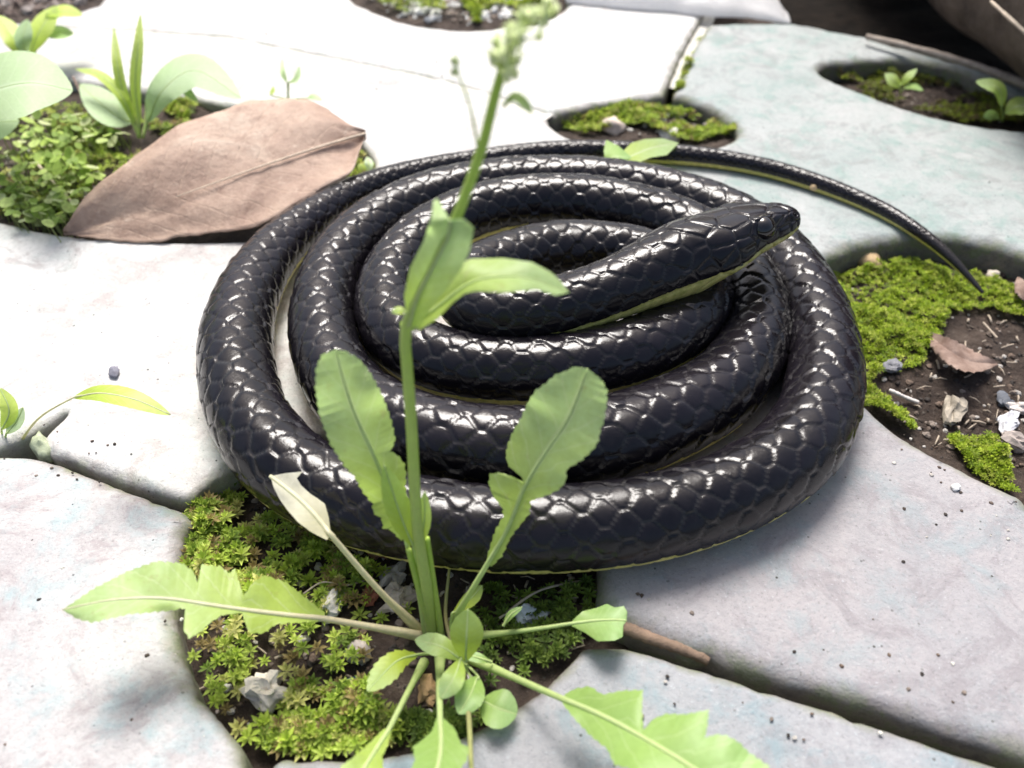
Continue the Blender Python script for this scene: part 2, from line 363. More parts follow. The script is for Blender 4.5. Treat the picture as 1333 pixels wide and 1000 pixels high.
def paver(pts, mat, bev=.42, level=0.0, label=None, seed=0):
    P = outline(pts)
    area = .5*np.sum(P[:, 0]*np.roll(P[:, 1], -1)-np.roll(P[:, 0], -1)*P[:, 1])
    if area < 0: P = P[::-1]
    n = len(P)
    for _ in range(2): P = .25*np.roll(P, 1, 0)+.5*P+.25*np.roll(P, -1, 0)
    T = np.roll(P, -1, 0)-np.roll(P, 1, 0); T /= np.linalg.norm(T, axis=1)[:, None]+1e-9
    Nn = np.c_[-T[:, 1], T[:, 0]]                              # inward
    for _ in range(3): Nn = .25*np.roll(Nn, 1, 0)+.5*Nn+.25*np.roll(Nn, -1, 0)
    wob = .05*fbm(P[:, 0]*1.5, P[:, 1]*1.5, seed, 4)+.035*fbm(P[:, 0]*6, P[:, 1]*6, seed+2, 3)+.35*np.maximum(0, fbm(P[:, 0]*1.1+9, P[:, 1]*1.1, seed+21, 4)-.28)
    loc = bev*(1+.45*fbm(P[:, 0]*.5, P[:, 1]*.5, seed+7, 3))
    rings, edge = [], []
    K = 7
    prof = [(.06, -1.9, 1.0), (.0, -1.0, 1.0)]
    for k in range(K+1):
        a = k/K*math.pi/2; prof.append((1-math.cos(a), -(1-math.sin(a)), 1-k/K*.95))
    for q, (ins, dz, e) in enumerate(prof):
        if q < 2: off = np.full(n, ins)+wob*(1 if q else .5); z = np.full(n, dz)
        else: off = ins*loc*1.15+wob*(1-(q-2)/K)*1.0; z = dz*loc*.85
        zz = z+level+(.05*fbm(P[:, 0]*2+q*.3, P[:, 1]*2, seed+3, 4) if 1 < q < len(prof)-1 else 0)
        rings.append(np.c_[P+Nn*off[:, None], zz]); edge.append(np.full(n, e))
    nr = len(rings); V = np.vstack(rings)
    Fc = [(r*n+i, r*n+(i+1) % n, (r+1)*n+(i+1) % n, (r+1)*n+i) for r in range(nr-1) for i in range(n)]
    ed = np.concatenate(edge); ed[-n:] = 0.0
    inner = V[-n:, :2]; lo = np.maximum(inner.min(0), [-34, 2]); hi = np.minimum(inner.max(0), [34, 58])
    gx, gy = np.meshgrid(np.arange(lo[0], hi[0], .9), np.arange(lo[1], hi[1], .9))
    G = np.c_[gx.ravel(), gy.ravel()]+npr.uniform(-.2, .2, (gx.size, 2))
    dmin = np.full(len(G), 9e9)
    for k in range(0, n): dmin = np.minimum(dmin, ((G-inner[k])**2).sum(1))
    G = G[dmin > .16]
    vi, _, fi, ov, _, _ = delaunay_2d_cdt([Vector(p) for p in inner]+[Vector(p) for p in G], [], [list(range(n))], 1, 1e-5)
    vi = np.array([tuple(p) for p in vi]); zc = level-.0+.018*fbm(vi[:, 0]*.25, vi[:, 1]*.25, seed+11, 3)
    mp = {}; base_i = len(V); extra = []
    for a, src in enumerate(ov):
        k = [q for q in src if q < n]
        if k: mp[a] = (nr-1)*n+k[0]
        else: mp[a] = base_i+len(extra); extra.append((vi[a, 0], vi[a, 1], zc[a]))
    if extra: V = np.vstack([V, extra]); ed = np.r_[ed, np.zeros(len(extra))]
    for f in fi:
        g = [mp[q] for q in f]
        if len(set(g)) >= 3:
            a_, b_, c_ = V[g[0]], V[g[1]], V[g[2]]
            if (b_[0]-a_[0])*(c_[1]-a_[1])-(b_[1]-a_[1])*(c_[0]-a_[0]) < 0: g = g[::-1]
            Fc.append(tuple(g))
    sm = True
    o = mesh_obj('paver', V, Fc, mat, pavement, smooth=sm, attrs={'edge': ed})
    if label: o['label'] = label
    return o
far = 70
# pale main paver, left of the coil
paver([('c', [(246, 648), (262, 634), (290, 614), (330, 592), (400, 570), (480, 558), (600, 572), (700, 612), (748, 655)]),
       ('l', [(738, 560), (764, 380), (818, 225)]),
       ('c', [(822, 203), (780, 190), (738, 176), (716, 160), (716, 154)]),
       ('l', [(577, 110), (440, 81), (300, 54), (200, 45), (60, 40), ('w', -far, 38)]),
       ('l', [('w', -far, 29)]),
       ('c', [('w', -27, 30.2), (-60, 96), (60, 100), (150, 112), (230, 124), (310, 138), (390, 148), (450, 168), (480, 196), (487, 226), (468, 262), (424, 291), (340, 309), (240, 314), (130, 309), (60, 300), (0, 287), (-70, 272), ('w', -27, 27.6)]),
       ('l', [('w', -far, 28.6), ('w', -far, 15.5), (-30, 590), (4, 578), (45, 556), (92, 531), (66, 556), (50, 568), (60, 590), (86, 595), (120, 608), (175, 629), (238, 652)])], M_P1, .30, 0, 'pale paver with painted sun brightness under the left of the snake', 1)
# lower left
paver([('c', [(252, 672), (238, 700), (229, 750), (227, 800), (235, 850), (254, 892), (282, 932), (310, 966), (320, 990)]),
       ('l', [(326, 1060), (330, 1200), ('w', -4.5, -20), ('w', -far, -20), ('w', -far, 15.1), (-30, 596), (0, 588), (40, 592), (84, 603), (175, 638), (244, 664)])], M_P4, .36, .02, 'white grey paver at the lower left', 2)
# bottom
paver([('c', [(764, 838), (745, 856), (717, 886), (675, 917), (630, 943), (580, 962), (500, 980), (440, 985), (375, 980), (347, 992)]),
       ('l', [(343, 1060), (348, 1200), ('w', -4.1, -20), ('w', far, -20), ('w', far, -10.5), (1480, 1056), (1297, 994), (1125, 936), (1001, 895), (900, 862), (814, 836)])], M_P5, .28, -.03, 'blue grey paver in the foreground', 3)
# lower right
paver([('c', [(757, 664), (772, 690), (779, 742), (779, 785)]),
       ('l', [(800, 806), (830, 820), (900, 846), (1001, 878), (1125, 916), (1297, 972), (1480, 1032), ('w', far, -9.8), ('w', far, 10)]),
       ('c', [('w', 20, 14.6), (1400, 664), (1333, 640), (1270, 613), (1200, 576), (1160, 549), (1122, 514), (1080, 474), (1054, 430), (1050, 412)]),
       ('l', [(1000, 400), (773, 392), (750, 560)])], M_P3, .46, .01, 'grey paver under the right of the snake', 4)
# upper right, green-grey
paver([('c', [(1049, 402), (1053, 372), (1066, 346), (1100, 325), (1150, 312), (1210, 308), (1270, 313), (1333, 330), (1430, 372), ('w', 20.2, 15.4)]),
       ('l', [('w', far, 10.6), ('w', far, 23)]),
       ('c', [('w', 24.5, 28), (1400, 175), (1333, 168), (1270, 160), (1200, 145), (1120, 117), (1078, 99), (1067, 88), (1090, 80), (1180, 77), (1260, 94), (1333, 127), (1400, 152), ('w', 24.8, 28.8)]),
       ('l', [('w', far, 24), ('w', far, 30), (1400, 128), (1333, 105), (1240, 76), (1140, 48), (1030, 28), (922, 30), (900, 66), (876, 122)]),
       ('c', [(900, 130), (935, 146), (957, 165), (958, 174), (940, 186), (880, 200), (834, 206)]),
       ('l', [(828, 226), (775, 382), (1000, 394)])], M_P2, .42, .0, 'green grey paver at the upper right', 5)
# beyond the far joint
paver([('c', [(718, 149), (735, 143), (775, 135), (820, 128), (864, 121)]),
       ('l', [(888, 66), (912, 24), (935, -20), ('w', 13.5, 56), ('w', 14, 90), ('w', -4, 90)]),
       ('c', [('w', 2.6, 50.5), (737, -4), (728, 14), (680, 30), (600, 37), (530, 28), (480, 10), (455, -8), ('w', -8.4, 50)]),
       ('l', [('w', -8.8, 90), ('w', -16, 90)]),
       ('c', [('w', -20, 52), (138, -6), (120, 8), (60, 22), (0, 32), (-60, 40)]),
       ('l', [('w', -far, 40), ('w', -far, 38.6), (60, 35), (200, 41), (300, 48), (440, 76), (577, 104)])], M_P6, .4, -.02, 'pale paver with painted sun brightness beyond the far joint', 6)
paver([('l', [('w', -3.4, 51), ('w', 2, 51.2), ('w', -4.4, 90), ('w', -8.4, 90), ('w', -8, 51)])], M_P6, .4, 0, None, 8)

def strip(name, pts, wd, z, mat, kind='structure'):
    P = resample(catmull(np.array([W(a, b, 0)[:2] for a, b in pts]), 10), 60); T = np.gradient(P, axis=0); T /= np.linalg.norm(T, axis=1)[:, None]; Nn = np.c_[-T[:, 1], T[:, 0]]
    V = []
    for k in range(7):
        f = k/6-.5; q = P+Nn*f*wd; V.append(np.c_[q, z+.05*fbm(q[:, 0]*3, q[:, 1]*3, 4, 3)])
    V = np.stack(V, 1).reshape(-1, 3); Fc = [(i*7+k, (i+1)*7+k, (i+1)*7+k+1, i*7+k+1) for i in range(59) for k in range(6)]
    return tag(mesh_obj(name, V, Fc, mat), kind=kind)
M_SAND = plain('joint_sand', (.66, .65, .60), .9, (.50, .48, .43), 3, .1)
strip('joint_sand', [(712, 152), (577, 107), (440, 78), (300, 51), (200, 43), (60, 37), (-150, 30)], 1.0, -.10, M_SAND)
strip('joint_sand', [(882, 104), (894, 68), (916, 26), (940, -20)], .75, -.38, M_SAND)
M_SHADE_SOIL = plain('soil_painted_shade', (.006, .005, .004), .95, (.016, .012, .009), 1.2, .35, .1)  # soil bed painted near black to stand in for shade by the log
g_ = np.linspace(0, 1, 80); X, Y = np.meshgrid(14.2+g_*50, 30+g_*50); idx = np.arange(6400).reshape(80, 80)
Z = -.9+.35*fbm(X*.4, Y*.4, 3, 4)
tag(mesh_obj('shade_soil', np.c_[X.ravel(), Y.ravel(), Z.ravel()], np.stack([idx[:-1, :-1], idx[:-1, 1:], idx[1:, 1:], idx[1:, :-1]], -1).reshape(-1, 4), M_SHADE_SOIL), kind='structure')
# ------------------------------------------------------------------ the snake
SN = [ # px, py, z, r   (tail tip to head)
 (1279, 381, -.52, .05), (1262, 362, -.32, .09), (1238, 336, -.02, .14), (1200, 305, .20, .19), (1150, 274, .24, .23), (1080, 244, .27, .26), (1000, 219, .30, .29),
 (920, 205, .32, .31), (840, 199, .34, .33), (760, 197, .36, .35), (690, 201, .38, .37), (620, 210, .42, .41), (560, 221, .47, .46), (505, 236, .53, .52),
 (455, 256, .59, .58), (405, 287, .68, .67), (358, 328, .78, .77), (324, 380, .87, .86), (308, 435, .92, .92), (309, 490, .94, .95), (325, 545, .95, .96), (358, 592, .95, .96),
 (406, 629, .92, .93), (474, 658, .90, .91), (560, 678, .90, .90), (650, 688, .90, .90), (740, 687, .90, .90), (830, 677, .90, .90), (915, 655, .90, .91), (990, 621, .92, .93),
 (1045, 575, .95, .96), (1072, 510, .95, .95), (1070, 445, .94, .94), (1046, 380, .93, .93), (1003, 322, .92, .92), (945, 283, .92, .91), (870, 256, .91, .90), (790, 242, .90, .89),
 (700, 238, .90, .88), (610, 247, .90, .88), (535, 268, .90, .88), (475, 303, .90, .88), (434, 352, .90, .89), (419, 408, .90, .90), (427, 465, .91, .91), (459, 518, .92, .92),
 (510, 551, .95, .94), (575, 573, .98, .95), (650, 584, 1.0, .95), (725, 583, 1.0, .95), (805, 569, 1.0, .95), (880, 541, .97, .93), (943, 503, .94, .91), (980, 449, .95, .90),
 (984, 400, .98, .89), (962, 352, 1.02, .88), (915, 312, 1.10, .87), (850, 283, 1.20, .86), (780, 267, 1.25, .85), (710, 262, 1.25, .84), (640, 271, 1.2, .83), (580, 293, 1.12, .83),
 (533, 327, 1.06, .83), (507, 370, 1.02, .84), (506, 414, 1.02, .84), (532, 449, 1.06, .84), (582, 472, 1.12, .84), (650, 481, 1.2, .84), (725, 478, 1.28, .83), (800, 464, 1.36, .82),
 (864, 441, 1.38, .81), (906, 408, 1.4, .80), (916, 377, 1.35, .78), (888, 350, 1.25, .77), (830, 330, 1.2, .76), (765, 326, 1.15, .86), (705, 331, 1.2, .87), (652, 345, 1.35, .82),
 (613, 359, 1.6, .71), (600, 383, 1.8, .69), (620, 404, 2.0, .68), (665, 408, 2.12, .72), (705, 403, 2.22, .73), (745, 394, 2.34, .73), (790, 379, 2.48, .75), (840, 358, 2.62, .83), (885, 338, 2.74, .93),
 (930, 319, 2.88, .91), (965, 304, 2.99, .82), (995, 294, 3.06, .68), (1015, 287, 3.08, .55), (1026, 284, 3.08, .42), (1031, 282.5, 3.08, .27)]
SN = [(a, b, z, r*(1.045 if 44 < i < 88 else 1.14 if i < 11 else 1)) for i, (a, b, z, r) in enumerate(SN)]
C = np.array([[*W(a, b, z), r] for a, b, z, r in SN]); C = catmull(C, 24); S = arclen(C, 3)
C = resample(C, int(S[-1]/.08), 3); kk = np.hanning(25)[1:-1]; kk /= kk.sum(); CC = C.copy()
for k in range(3): CC[:, k] = np.convolve(np.pad(C[:, k], 11, mode='reflect', reflect_type='odd'), kk, 'valid')
hb_ = sstep(6, 10, (len(C)-np.arange(len(C)))*.08)[:, None]; C[:, :3] = CC[:, :3]*hb_+C[:, :3]*(1-hb_)
C[:, 3] *= 1+.035*fbm(np.arange(len(C))*.018, np.zeros(len(C)), 44, 3)*sstep(.2, .6, C[:, 3])
S = arclen(C, 3)
N_ROW = 18
# ring positions: constant number of rings per scale
rr_ = C[:, 3]; Lsc = .90*np.clip(rr_, .10, .96)
total = S[-1]
HEAD = 3.3                                    # length of the plated head
dens = np.where(total-S < HEAD+.4, 1/.030, np.where(rr_ < .45, 8, 14)/np.maximum(Lsc, .1))
cum = np.r_[0, np.cumsum(.5*(dens[1:]+dens[:-1])*np.diff(S))]
nr = int(cum[-1]); sr = np.interp(np.linspace(0, cum[-1], nr), cum, S)
Ucum = np.r_[0, np.cumsum(np.diff(S)/(.5*(Lsc[1:]+Lsc[:-1])))]
ur = np.interp(sr, S, Ucum)
Pc = np.stack([np.interp(sr, S, C[:, k]) for k in range(3)], 1); Rr = np.interp(sr, S, C[:, 3])
Tg = np.gradient(Pc, sr, axis=0)
k_ = 15; ker = np.hanning(k_+2)[1:-1]; ker /= ker.sum()
Tg = np.stack([np.convolve(np.pad(Tg[:, k], k_//2, mode='edge'), ker, 'valid') for k in range(3)], 1)
Tg /= np.linalg.norm(Tg, axis=1)[:, None]
Sd = np.cross(Tg, [0, 0, 1.]); Sd /= np.linalg.norm(Sd, axis=1)[:, None]; Up = np.cross(Sd, Tg)
roll = np.radians(16)*sstep(8, 3.6, total-sr)[:, None]      # the head leans over, its right cheek turned up
Sd, Up = Sd*np.cos(roll)+Up*np.sin(roll), Up*np.cos(roll)-Sd*np.sin(roll)
M_AR = 144
ph = (np.arange(M_AR)+.5)/M_AR*2*math.pi-math.pi           # angle from the back of the animal, + = its right side
xs = total-sr                                             # distance from the snout
hd = sstep(3.6, 2.2, xs)                                   # how much of a head section
aw = Rr*(1+.10*hd); bt = Rr*(1-.20*hd); bb = Rr*(1-.30*hd)
cp, sp = np.cos(ph), np.sin(ph)
# section: a touch flattened on the belly; the head boxier
Xs = np.sign(sp)[None]*np.abs(sp)[None]**(1-.26*hd[:, None])*aw[:, None]
Zs = np.where(cp[None] > 0, np.abs(cp)[None]**(1-.34*hd[:, None])*bt[:, None], -np.abs(cp)[None]**.86*bb[:, None]*.97)
# brow ridge and a hollow before the eye
PHd = np.degrees(ph)
brow = np.exp(-((xs[:, None]-1.45)/.5)**2)*np.exp(-((np.abs(PHd)[None]-46)/12)**2)*.11-np.exp(-((xs[:, None]-.30)/.06)**2)*np.exp(-((np.abs(PHd)[None]-60)/6)**2)*.10
socket = -np.exp(-((xs[:, None]-1.45)/.30)**2)*np.exp(-((np.abs(PHd)[None]-72)/13)**2)*.05
lore = -np.exp(-((xs[:, None]-.65)/.3)**2)*np.exp(-((np.abs(PHd)[None]-72)/14)**2)*.05
jowl = np.exp(-((xs[:, None]-2.5)/.6)**2)*np.exp(-((np.abs(PHd)[None]-100)/25)**2)*.11
# body scales
vrow = PHd[None]/360*N_ROW+0*ur[:, None]; Uu = ur[:, None]+0*vrow
Lm, Wm = .90, .335
r0 = np.floor(vrow); cand = []
for dr in (-1, 0, 1, 2):
    row = r0+dr; off = .5*(np.mod(row, 2)); k0 = np.round(Uu-off)
    for dk in (-1, 0, 1): cand.append((k0+dk+off, row))
cu = np.stack([c[0] for c in cand]).astype(np.float32); cv = np.stack([c[1] for c in cand]).astype(np.float32)
# a little irregularity per scale
jr = (np.sin(cu*12.9898*2+np.mod(cv, N_ROW)*78.233)*43758.5453); jr = jr-np.floor(jr)
ju = cu+(jr-.5)*.10; jv = cv+(np.mod(jr*17.3, 1)-.5)*.12
dx = (Uu[None]-ju)*Lm; dy = (vrow[None]-jv)*Wm; d2 = dx*dx+dy*dy
i1 = d2.argmin(0)[None]
t1 = lambda A: np.take_along_axis(A, i1, 0)
d1, u1, v1, rj = t1(d2), t1(ju), t1(jv), t1(jr)[0]
sep = np.sqrt(((ju-u1)*Lm)**2+((jv-v1)*Wm)**2); e = np.where(sep > 1e-4, (d2-d1)/(2*np.maximum(sep, 1e-4)), 9); e = e.min(0)
du = (Uu-u1[0])*Lm
lim = sstep(104, 110, np.abs(PHd))[None]                   # belly: broad plates only
gro = 1-sstep(.0, .040, e)
rj2 = np.mod(rj*31.7, 1); dv_ = (vrow-v1[0])*Wm
hbody = -.030*gro-.024*du+(rj-.5)*.034*dv_/.3*2+(rj2-.5)*.03*du*2+(rj-.5)*.006+.006*np.minimum(e, .1)/.1
# belly plates
bp = np.abs(np.mod(Uu*2, 1)-.5); hb = -.03*(1-sstep(0, .09, bp))
edgeb = np.exp(-((np.abs(PHd)[None]-107)/2.0)**2)
hscale = hbody*(1-lim)+(hb)*lim-.03*edgeb
body_h = hscale*(Rr[:, None]/.95)
gro_b = gro*(1-lim)+.3*edgeb
# head plates (distance from snout cm, angle deg)
seeds = [(.02, 0), (1.28, 0), (2.75, 0)]
for s_ in (-1, 1):
    seeds += [(.33, 20*s_), (.68, 24*s_), (1.32, 46*s_), (2.15, 22*s_), (.34, 64*s_), (.78, 68*s_), (1.02, 58*s_), (1.80, 66*s_), (1.45, 70*s_),
              (2.05, 58*s_), (2.12, 81*s_), (2.78, 54*s_), (2.85, 80*s_), (3.2, 24*s_), (3.5, 44*s_), (3.5, 66*s_)]
    seeds += [(x, 96*s_) for x in (.12, .44, .80, 1.18, 1.62, 2.14, 2.72, 3.3)]
    seeds += [(x, 121*s_) for x in (.15, .50, .90, 1.35, 1.85, 2.4, 3.0)]
    seeds += [(x, 150*s_) for x in (.3, .9, 1.6, 2.3, 3.0)]
seeds = np.array(seeds)
hm = xs < 4.0
X2 = xs[hm][:, None]+0*PHd[None]; Y2 = PHd[None]*.0155+0*X2
D = np.stack([(X2-sx)**2*.8+(Y2-sy*.0155)**2 for sx, sy in seeds]); o1 = D.argmin(0)
P1s = np.stack([seeds[:, 0]*.8944, seeds[:, 1]*.0155], 1); m1 = D.min(0)
e2 = np.full(m1.shape, 9.)
for k in range(len(seeds)):
    sepk = np.sqrt(((P1s[k]-P1s[o1])**2).sum(-1)); e2 = np.minimum(e2, np.where(o1 == k, 9, (D[k]-m1)/(2*np.maximum(sepk, 1e-4))))
gh = 1-sstep(0, .035, e2)
head_h = np.zeros_like(body_h); head_h[hm] = -.040*gh+.014*sstep(0, .10, e2)
gro_h = np.zeros_like(body_h); gro_h[hm] = gh*.6
mouth = np.exp(-((np.abs(PHd)[None]-105)/2.4)**2)*sstep(2.9, 2.5, xs)[:, None]
bl = sstep(3.75, 3.35, xs)[:, None]
disp = body_h*(1-bl)+head_h*bl-mouth*.07+brow+socket+lore+jowl
groove = np.clip(gro_b*(1-bl)+gro_h*bl+mouth+sstep(3.2, .6, sr)[:, None], 0, 1)
taper = sstep(0, .25, xs)[:, None]
disp = disp*(.25+.75*taper)
nx, nz = Xs/np.maximum(aw[:, None], 1e-3)**2, Zs/np.maximum(bt[:, None], 1e-3)**2
nl = np.sqrt(nx*nx+nz*nz)+1e-9
X_ = Xs+disp*nx/nl; Z_ = Zs+disp*nz/nl
V = Pc[:, None]+X_[..., None]*Sd[:, None]+Z_[..., None]*Up[:, None]
thr_ = 103-2.5*sstep(9, 4, xs)[:, None]+2*sstep(3, 1, xs)[:, None]+1.2*fbm(xs*3, xs*0, 8, 3)[:, None]; belly = sstep(0, 4, np.abs(PHd)[None]-thr_)
belly = np.maximum(belly, sstep(.50, .36, Rr)[:, None]*sstep(94, 102, np.abs(PHd))[None]*(xs[:, None] > 20))
belly = belly*(1-.97*mouth)
cellt = np.where(np.broadcast_to(bl, rj.shape) > .5, .5, rj2)
tone = np.clip(fbm(sr[:, None]*.22+0*PHd[None], PHd[None]*.02+0*sr[:, None], 31, 3)*1.6+.3, 0, 1)
Vf = V.reshape(-1, 3); idx = np.arange(nr*M_AR).reshape(nr, M_AR); i2 = np.roll(idx, -1, 1)
Fq = np.stack([idx[:-1], idx[1:], i2[1:], i2[:-1]], -1).reshape(-1, 4)
# close both ends with a centre vertex fan (as degenerate-free quads of pairs)
vt, vh = len(Vf), len(Vf)+1
Vf = np.vstack([Vf, Pc[0]-Tg[0]*.04, Pc[-1]+Tg[-1]*.05])
ev = np.arange(0, M_AR, 2)
cap0 = np.stack([np.full(len(ev), vt), idx[0, ev], idx[0, (ev+1) % M_AR], idx[0, (ev+2) % M_AR]], -1)
cap1 = np.stack([np.full(len(ev), vh), idx[-1, (ev+2) % M_AR], idx[-1, (ev+1) % M_AR], idx[-1, ev]], -1)
Fq = np.vstack([Fq, cap0, cap1])
ex = lambda A, a, b: np.r_[A.ravel(), a, b]
snake = empty('snake', (*W(690, 480, 0)[:2], 0), 'glossy black snake with yellow green belly coiled on the pavers', 'snake')
mesh_obj('body', Vf, Fq, M_SNAKE, snake, attrs={'cell': ex(cellt+0*belly, .5, .5), 'belly': ex(belly, .5, 0), 'groove': ex(groove, 0, 0), 'tone': ex(tone, 0, 0)})
# eyes
def uvs(c, r, n=24, m=16, sq=(1, 1, 1), rot=None):
    V, Fc = [], []
    for i in range(m+1):
        a = math.pi*i/m
        for j in range(n):
            b = 2*math.pi*j/n; p = np.array([math.sin(a)*math.cos(b)*sq[0], math.sin(a)*math.sin(b)*sq[1], math.cos(a)*sq[2]])*r
            V.append(p if rot is None else rot@p)
    Fc = [(i*n+j, (i+1)*n+j, (i+1)*n+(j+1) % n, i*n+(j+1) % n) for i in range(m) for j in range(n)]
    return np.array(V)+np.array(c), Fc
M_EYE = plain('eye_dark', (.006, .005, .005), .04, (.012, .009, .008), 3, .0, .8)
M_EYER = plain('eye_ring', (.09, .08, .05), .25, (.03, .026, .02), 8, .02)
ie = int(np.argmin(np.abs(xs-1.45)))
for s_ in (1, -1):
    side = Sd[ie]*s_; axd = side*.90+Up[ie]*.36+Tg[ie]*.15; axd /= np.linalg.norm(axd)
    je = int(np.argmin(np.abs(PHd-70*s_))); c = Pc[ie]+(Xs[ie, je]*Sd[ie]+Zs[ie, je]*Up[ie])*.82
    eye = mesh_obj('eye', *uvs(c, .335), M_EYE, snake)
    a1 = np.cross(axd, Tg[ie]); a1 /= np.linalg.norm(a1); a2 = np.cross(a1, axd)
    ring = np.array([c+axd*.13+(a1*math.cos(t)+a2*math.sin(t))*.305 for t in np.linspace(0, 2*math.pi, 41)])
    mesh_obj('eye_ring', *tube(ring, .034, 8, False), M_SNAKE and M_EYER, eye)

# ------------------------------------------------------------------ leaf builders
def mono_t(edge, spine):
    sp_s = arclen(spine, 2); t = []
    for p in edge:
        d = np.linalg.norm(spine[:, :2]-p, axis=1); t.append(sp_s[d.argmin()])
    return np.array(t), sp_s
def blade(spine, left, right, fold=.25, sag=0., teeth=0., m=6, seed=0, wav=.05, step=2.2):
    """spine: (px,py,z); left/right: outline runs from blade base to tip, sharing the tip"""
    sp_ = catmull(np.array(spine, float), 14); sp_ = resample(sp_, 160, 2)
    V, Fc, UV = [], [], []; off = 0; R_ = random.Random(seed)
    for sgn, ed in ((-1, left), (1, right)):
        E = np.array(ed, float)[:, :2]; L_ = arclen(E)[-1]; n = max(10, int(L_/step)); E = resample(E, n)
        t, ss = mono_t(E, sp_)
        t = np.maximum.accumulate(t)
        t = .5*t+.5*np.convolve(np.pad(t, 2, mode='edge'), np.ones(5)/5, 'valid'); t = np.maximum.accumulate(t)
        t[-1] = ss[-1]
        Sx = np.stack([np.interp(t, ss, sp_[:, k]) for k in range(3)], 1)
        if teeth:
            for i in range(1, n-1):
                dv = E[i]-Sx[i, :2]; l = np.linalg.norm(dv)+1e-6
                E[i] += dv/l*teeth*(((i*step/11.) % 1)-.5)*min(1, l/12)*R_.uniform(.5, 1.4)
        for i in range(n):
            for k in range(m+1):
                q = k/m; p = Sx[i, :2]*(1-q)+E[i]*q; d = np.linalg.norm(E[i]-Sx[i, :2])*q
                sc = .016
                z = Sx[i, 2]+fold*d*sc*(1-.55*q)+sag*(d*sc)**2
                z += wav*q*(math.sin(t[i]*.05+sgn*1.3+seed)+.5*math.sin(t[i]*.10+sgn+seed*2)+0*t[i])*min(1, d/15)
                V.append(W(p[0], p[1], z)); UV.append((.5+sgn*.5*q, t[i]/ss[-1]))
        for i in range(n-1):
            for k in range(m):
                a = off+i*(m+1)+k; b = a+m+1
                Fc.append((a, a+1, b+1, b) if sgn > 0 else (a, b, b+1, a+1))
        off = len(V)
    return np.array(V), Fc, np.array(UV), sp_
def oval(spine, hw, base=.12, pw=.75, skew=.5):
    sp_ = resample(catmull(np.array(spine, float), 14), 80, 2); n = len(sp_)
    T = np.gradient(sp_[:, :2], axis=0); T /= np.linalg.norm(T, axis=1)[:, None]+1e-9; Nn = np.c_[T[:, 1], -T[:, 0]]
    q = np.linspace(0, 1, n); prof = np.sin(np.pi*np.clip(q, 0, 1)**(math.log(.5)/math.log(skew)))**pw*hw
    prof = np.maximum(prof, 0); prof[-1] = 0
    return [tuple(a) for a in sp_[:, :2]+Nn*prof[:, None]], [tuple(a) for a in sp_[:, :2]-Nn*prof[:, None]]
def stem_uv(V, m): 
    n = len(V)//m; return np.c_[np.full(len(V), .25), np.repeat(np.linspace(0, 1, n), m)]
def stem(name, pts, r0, r1, mat, parent, m=8):
    P = resample(catmull(np.array([W(*p) for p in pts]), 10), 40); R = np.linspace(r0, r1, 40)
    V, Fc = tube(P, R, m); return mesh_obj(name, V, Fc, mat, parent, uv=stem_uv(V, m))
def leaf(parent, spine, left, right, mat=None, stalk=None, rib=(.07, .015), rib_mat=None, name='leaf', **kw):
    mat = mat or M_LEAF
    V, Fc, UV, sp_ = blade(spine, left, right, **kw)
    o = mesh_obj(name, V, Fc, mat, parent, uv=UV)
    pts = list(stalk or [])+[tuple(p) for p in sp_[::12]]+[tuple(sp_[-1])]
    P = np.array([W(a, b, c) for a, b, c in pts]); P = resample(catmull(P, 6), 50)
    ns_ = len(stalk or []); R = np.where(np.arange(50) < 50*ns_/max(1, len(pts)), rib[0], rib[0]*.68); R = np.convolve(np.pad(R, 4, mode='edge'), np.ones(9)/9, 'valid')*np.linspace(1, rib[1]/rib[0], 50); V, Fc = tube(P, R, 8)
    o.name = name
    mesh_obj('leaf_rib', V, Fc, rib_mat or M_RIB, o, uv=stem_uv(V, 8))
    return o

# ------------------------------------------------------------------ foreground weed
def lean(pts, y0=8.5, sl=.22):
    out = []
    for p in pts:
        T = math.tan(PITCH+math.atan((p[1]-500)/F_PX)); out.append((p[0], p[1], (CAM_H-y0*T)/(1+sl*T)))
    return out
weed = empty('rosette_weed', W(577, 838, -.85), 'tall green rosette weed with lobed leaves growing from the mossy opening below the snake', 'weed')
# upright left leaf
leaf(weed, lean([(528, 701), (512, 655), (489, 598), (462, 539), (446, 490), (437, 455)], 8.35, .25),
     [(522, 704), (508, 690), (498, 688), (497, 676), (486, 668), (484, 655), (472, 641), (462, 622), (449, 608), (430, 579), (415, 539), (410, 506), (411, 480), (418, 462), (437, 455)],
     [(534, 700), (532, 680), (528, 640), (529, 618), (527, 604), (518, 592), (509, 588), (515, 572), (511, 552), (505, 533), (498, 515), (489, 497), (478, 479), (466, 466), (450, 457), (437, 455)],
     stalk=[(556, 826, -.75)]+lean([(545, 770)], 8.4, .25), rib=(.10, .015), fold=.18, teeth=3, seed=3, wav=.06)
# upright right leaf
leaf(weed, lean([(634, 735), (660, 690), (686, 628), (715, 582), (741, 543), (765, 480)], 8.35, .25),
     [(633, 737), (634, 724), (644, 691), (655, 672), (654, 662), (641, 645), (636, 630), (637, 617), (650, 615), (664, 619), (681, 630), (680, 622), (662, 607), (658, 594), (660, 580), (668, 560), (677, 546), (687, 523), (697, 508), (710, 499), (722, 488), (736, 483), (748, 477), (765, 480)],
     [(640, 738), (654, 724), (664, 701), (677, 684), (690, 668), (691, 652), (713, 645), (730, 636), (737, 626), (738, 611), (757, 600), (772, 586), (779, 575), (782, 560), (787, 547), (790, 525), (791, 508), (783, 494), (765, 480)],
     stalk=[(588, 815, -.7)]+lean([(606, 782)], 8.4, .25), rib=(.11, .02), fold=.2, teeth=2.5, seed=5, wav=.03)
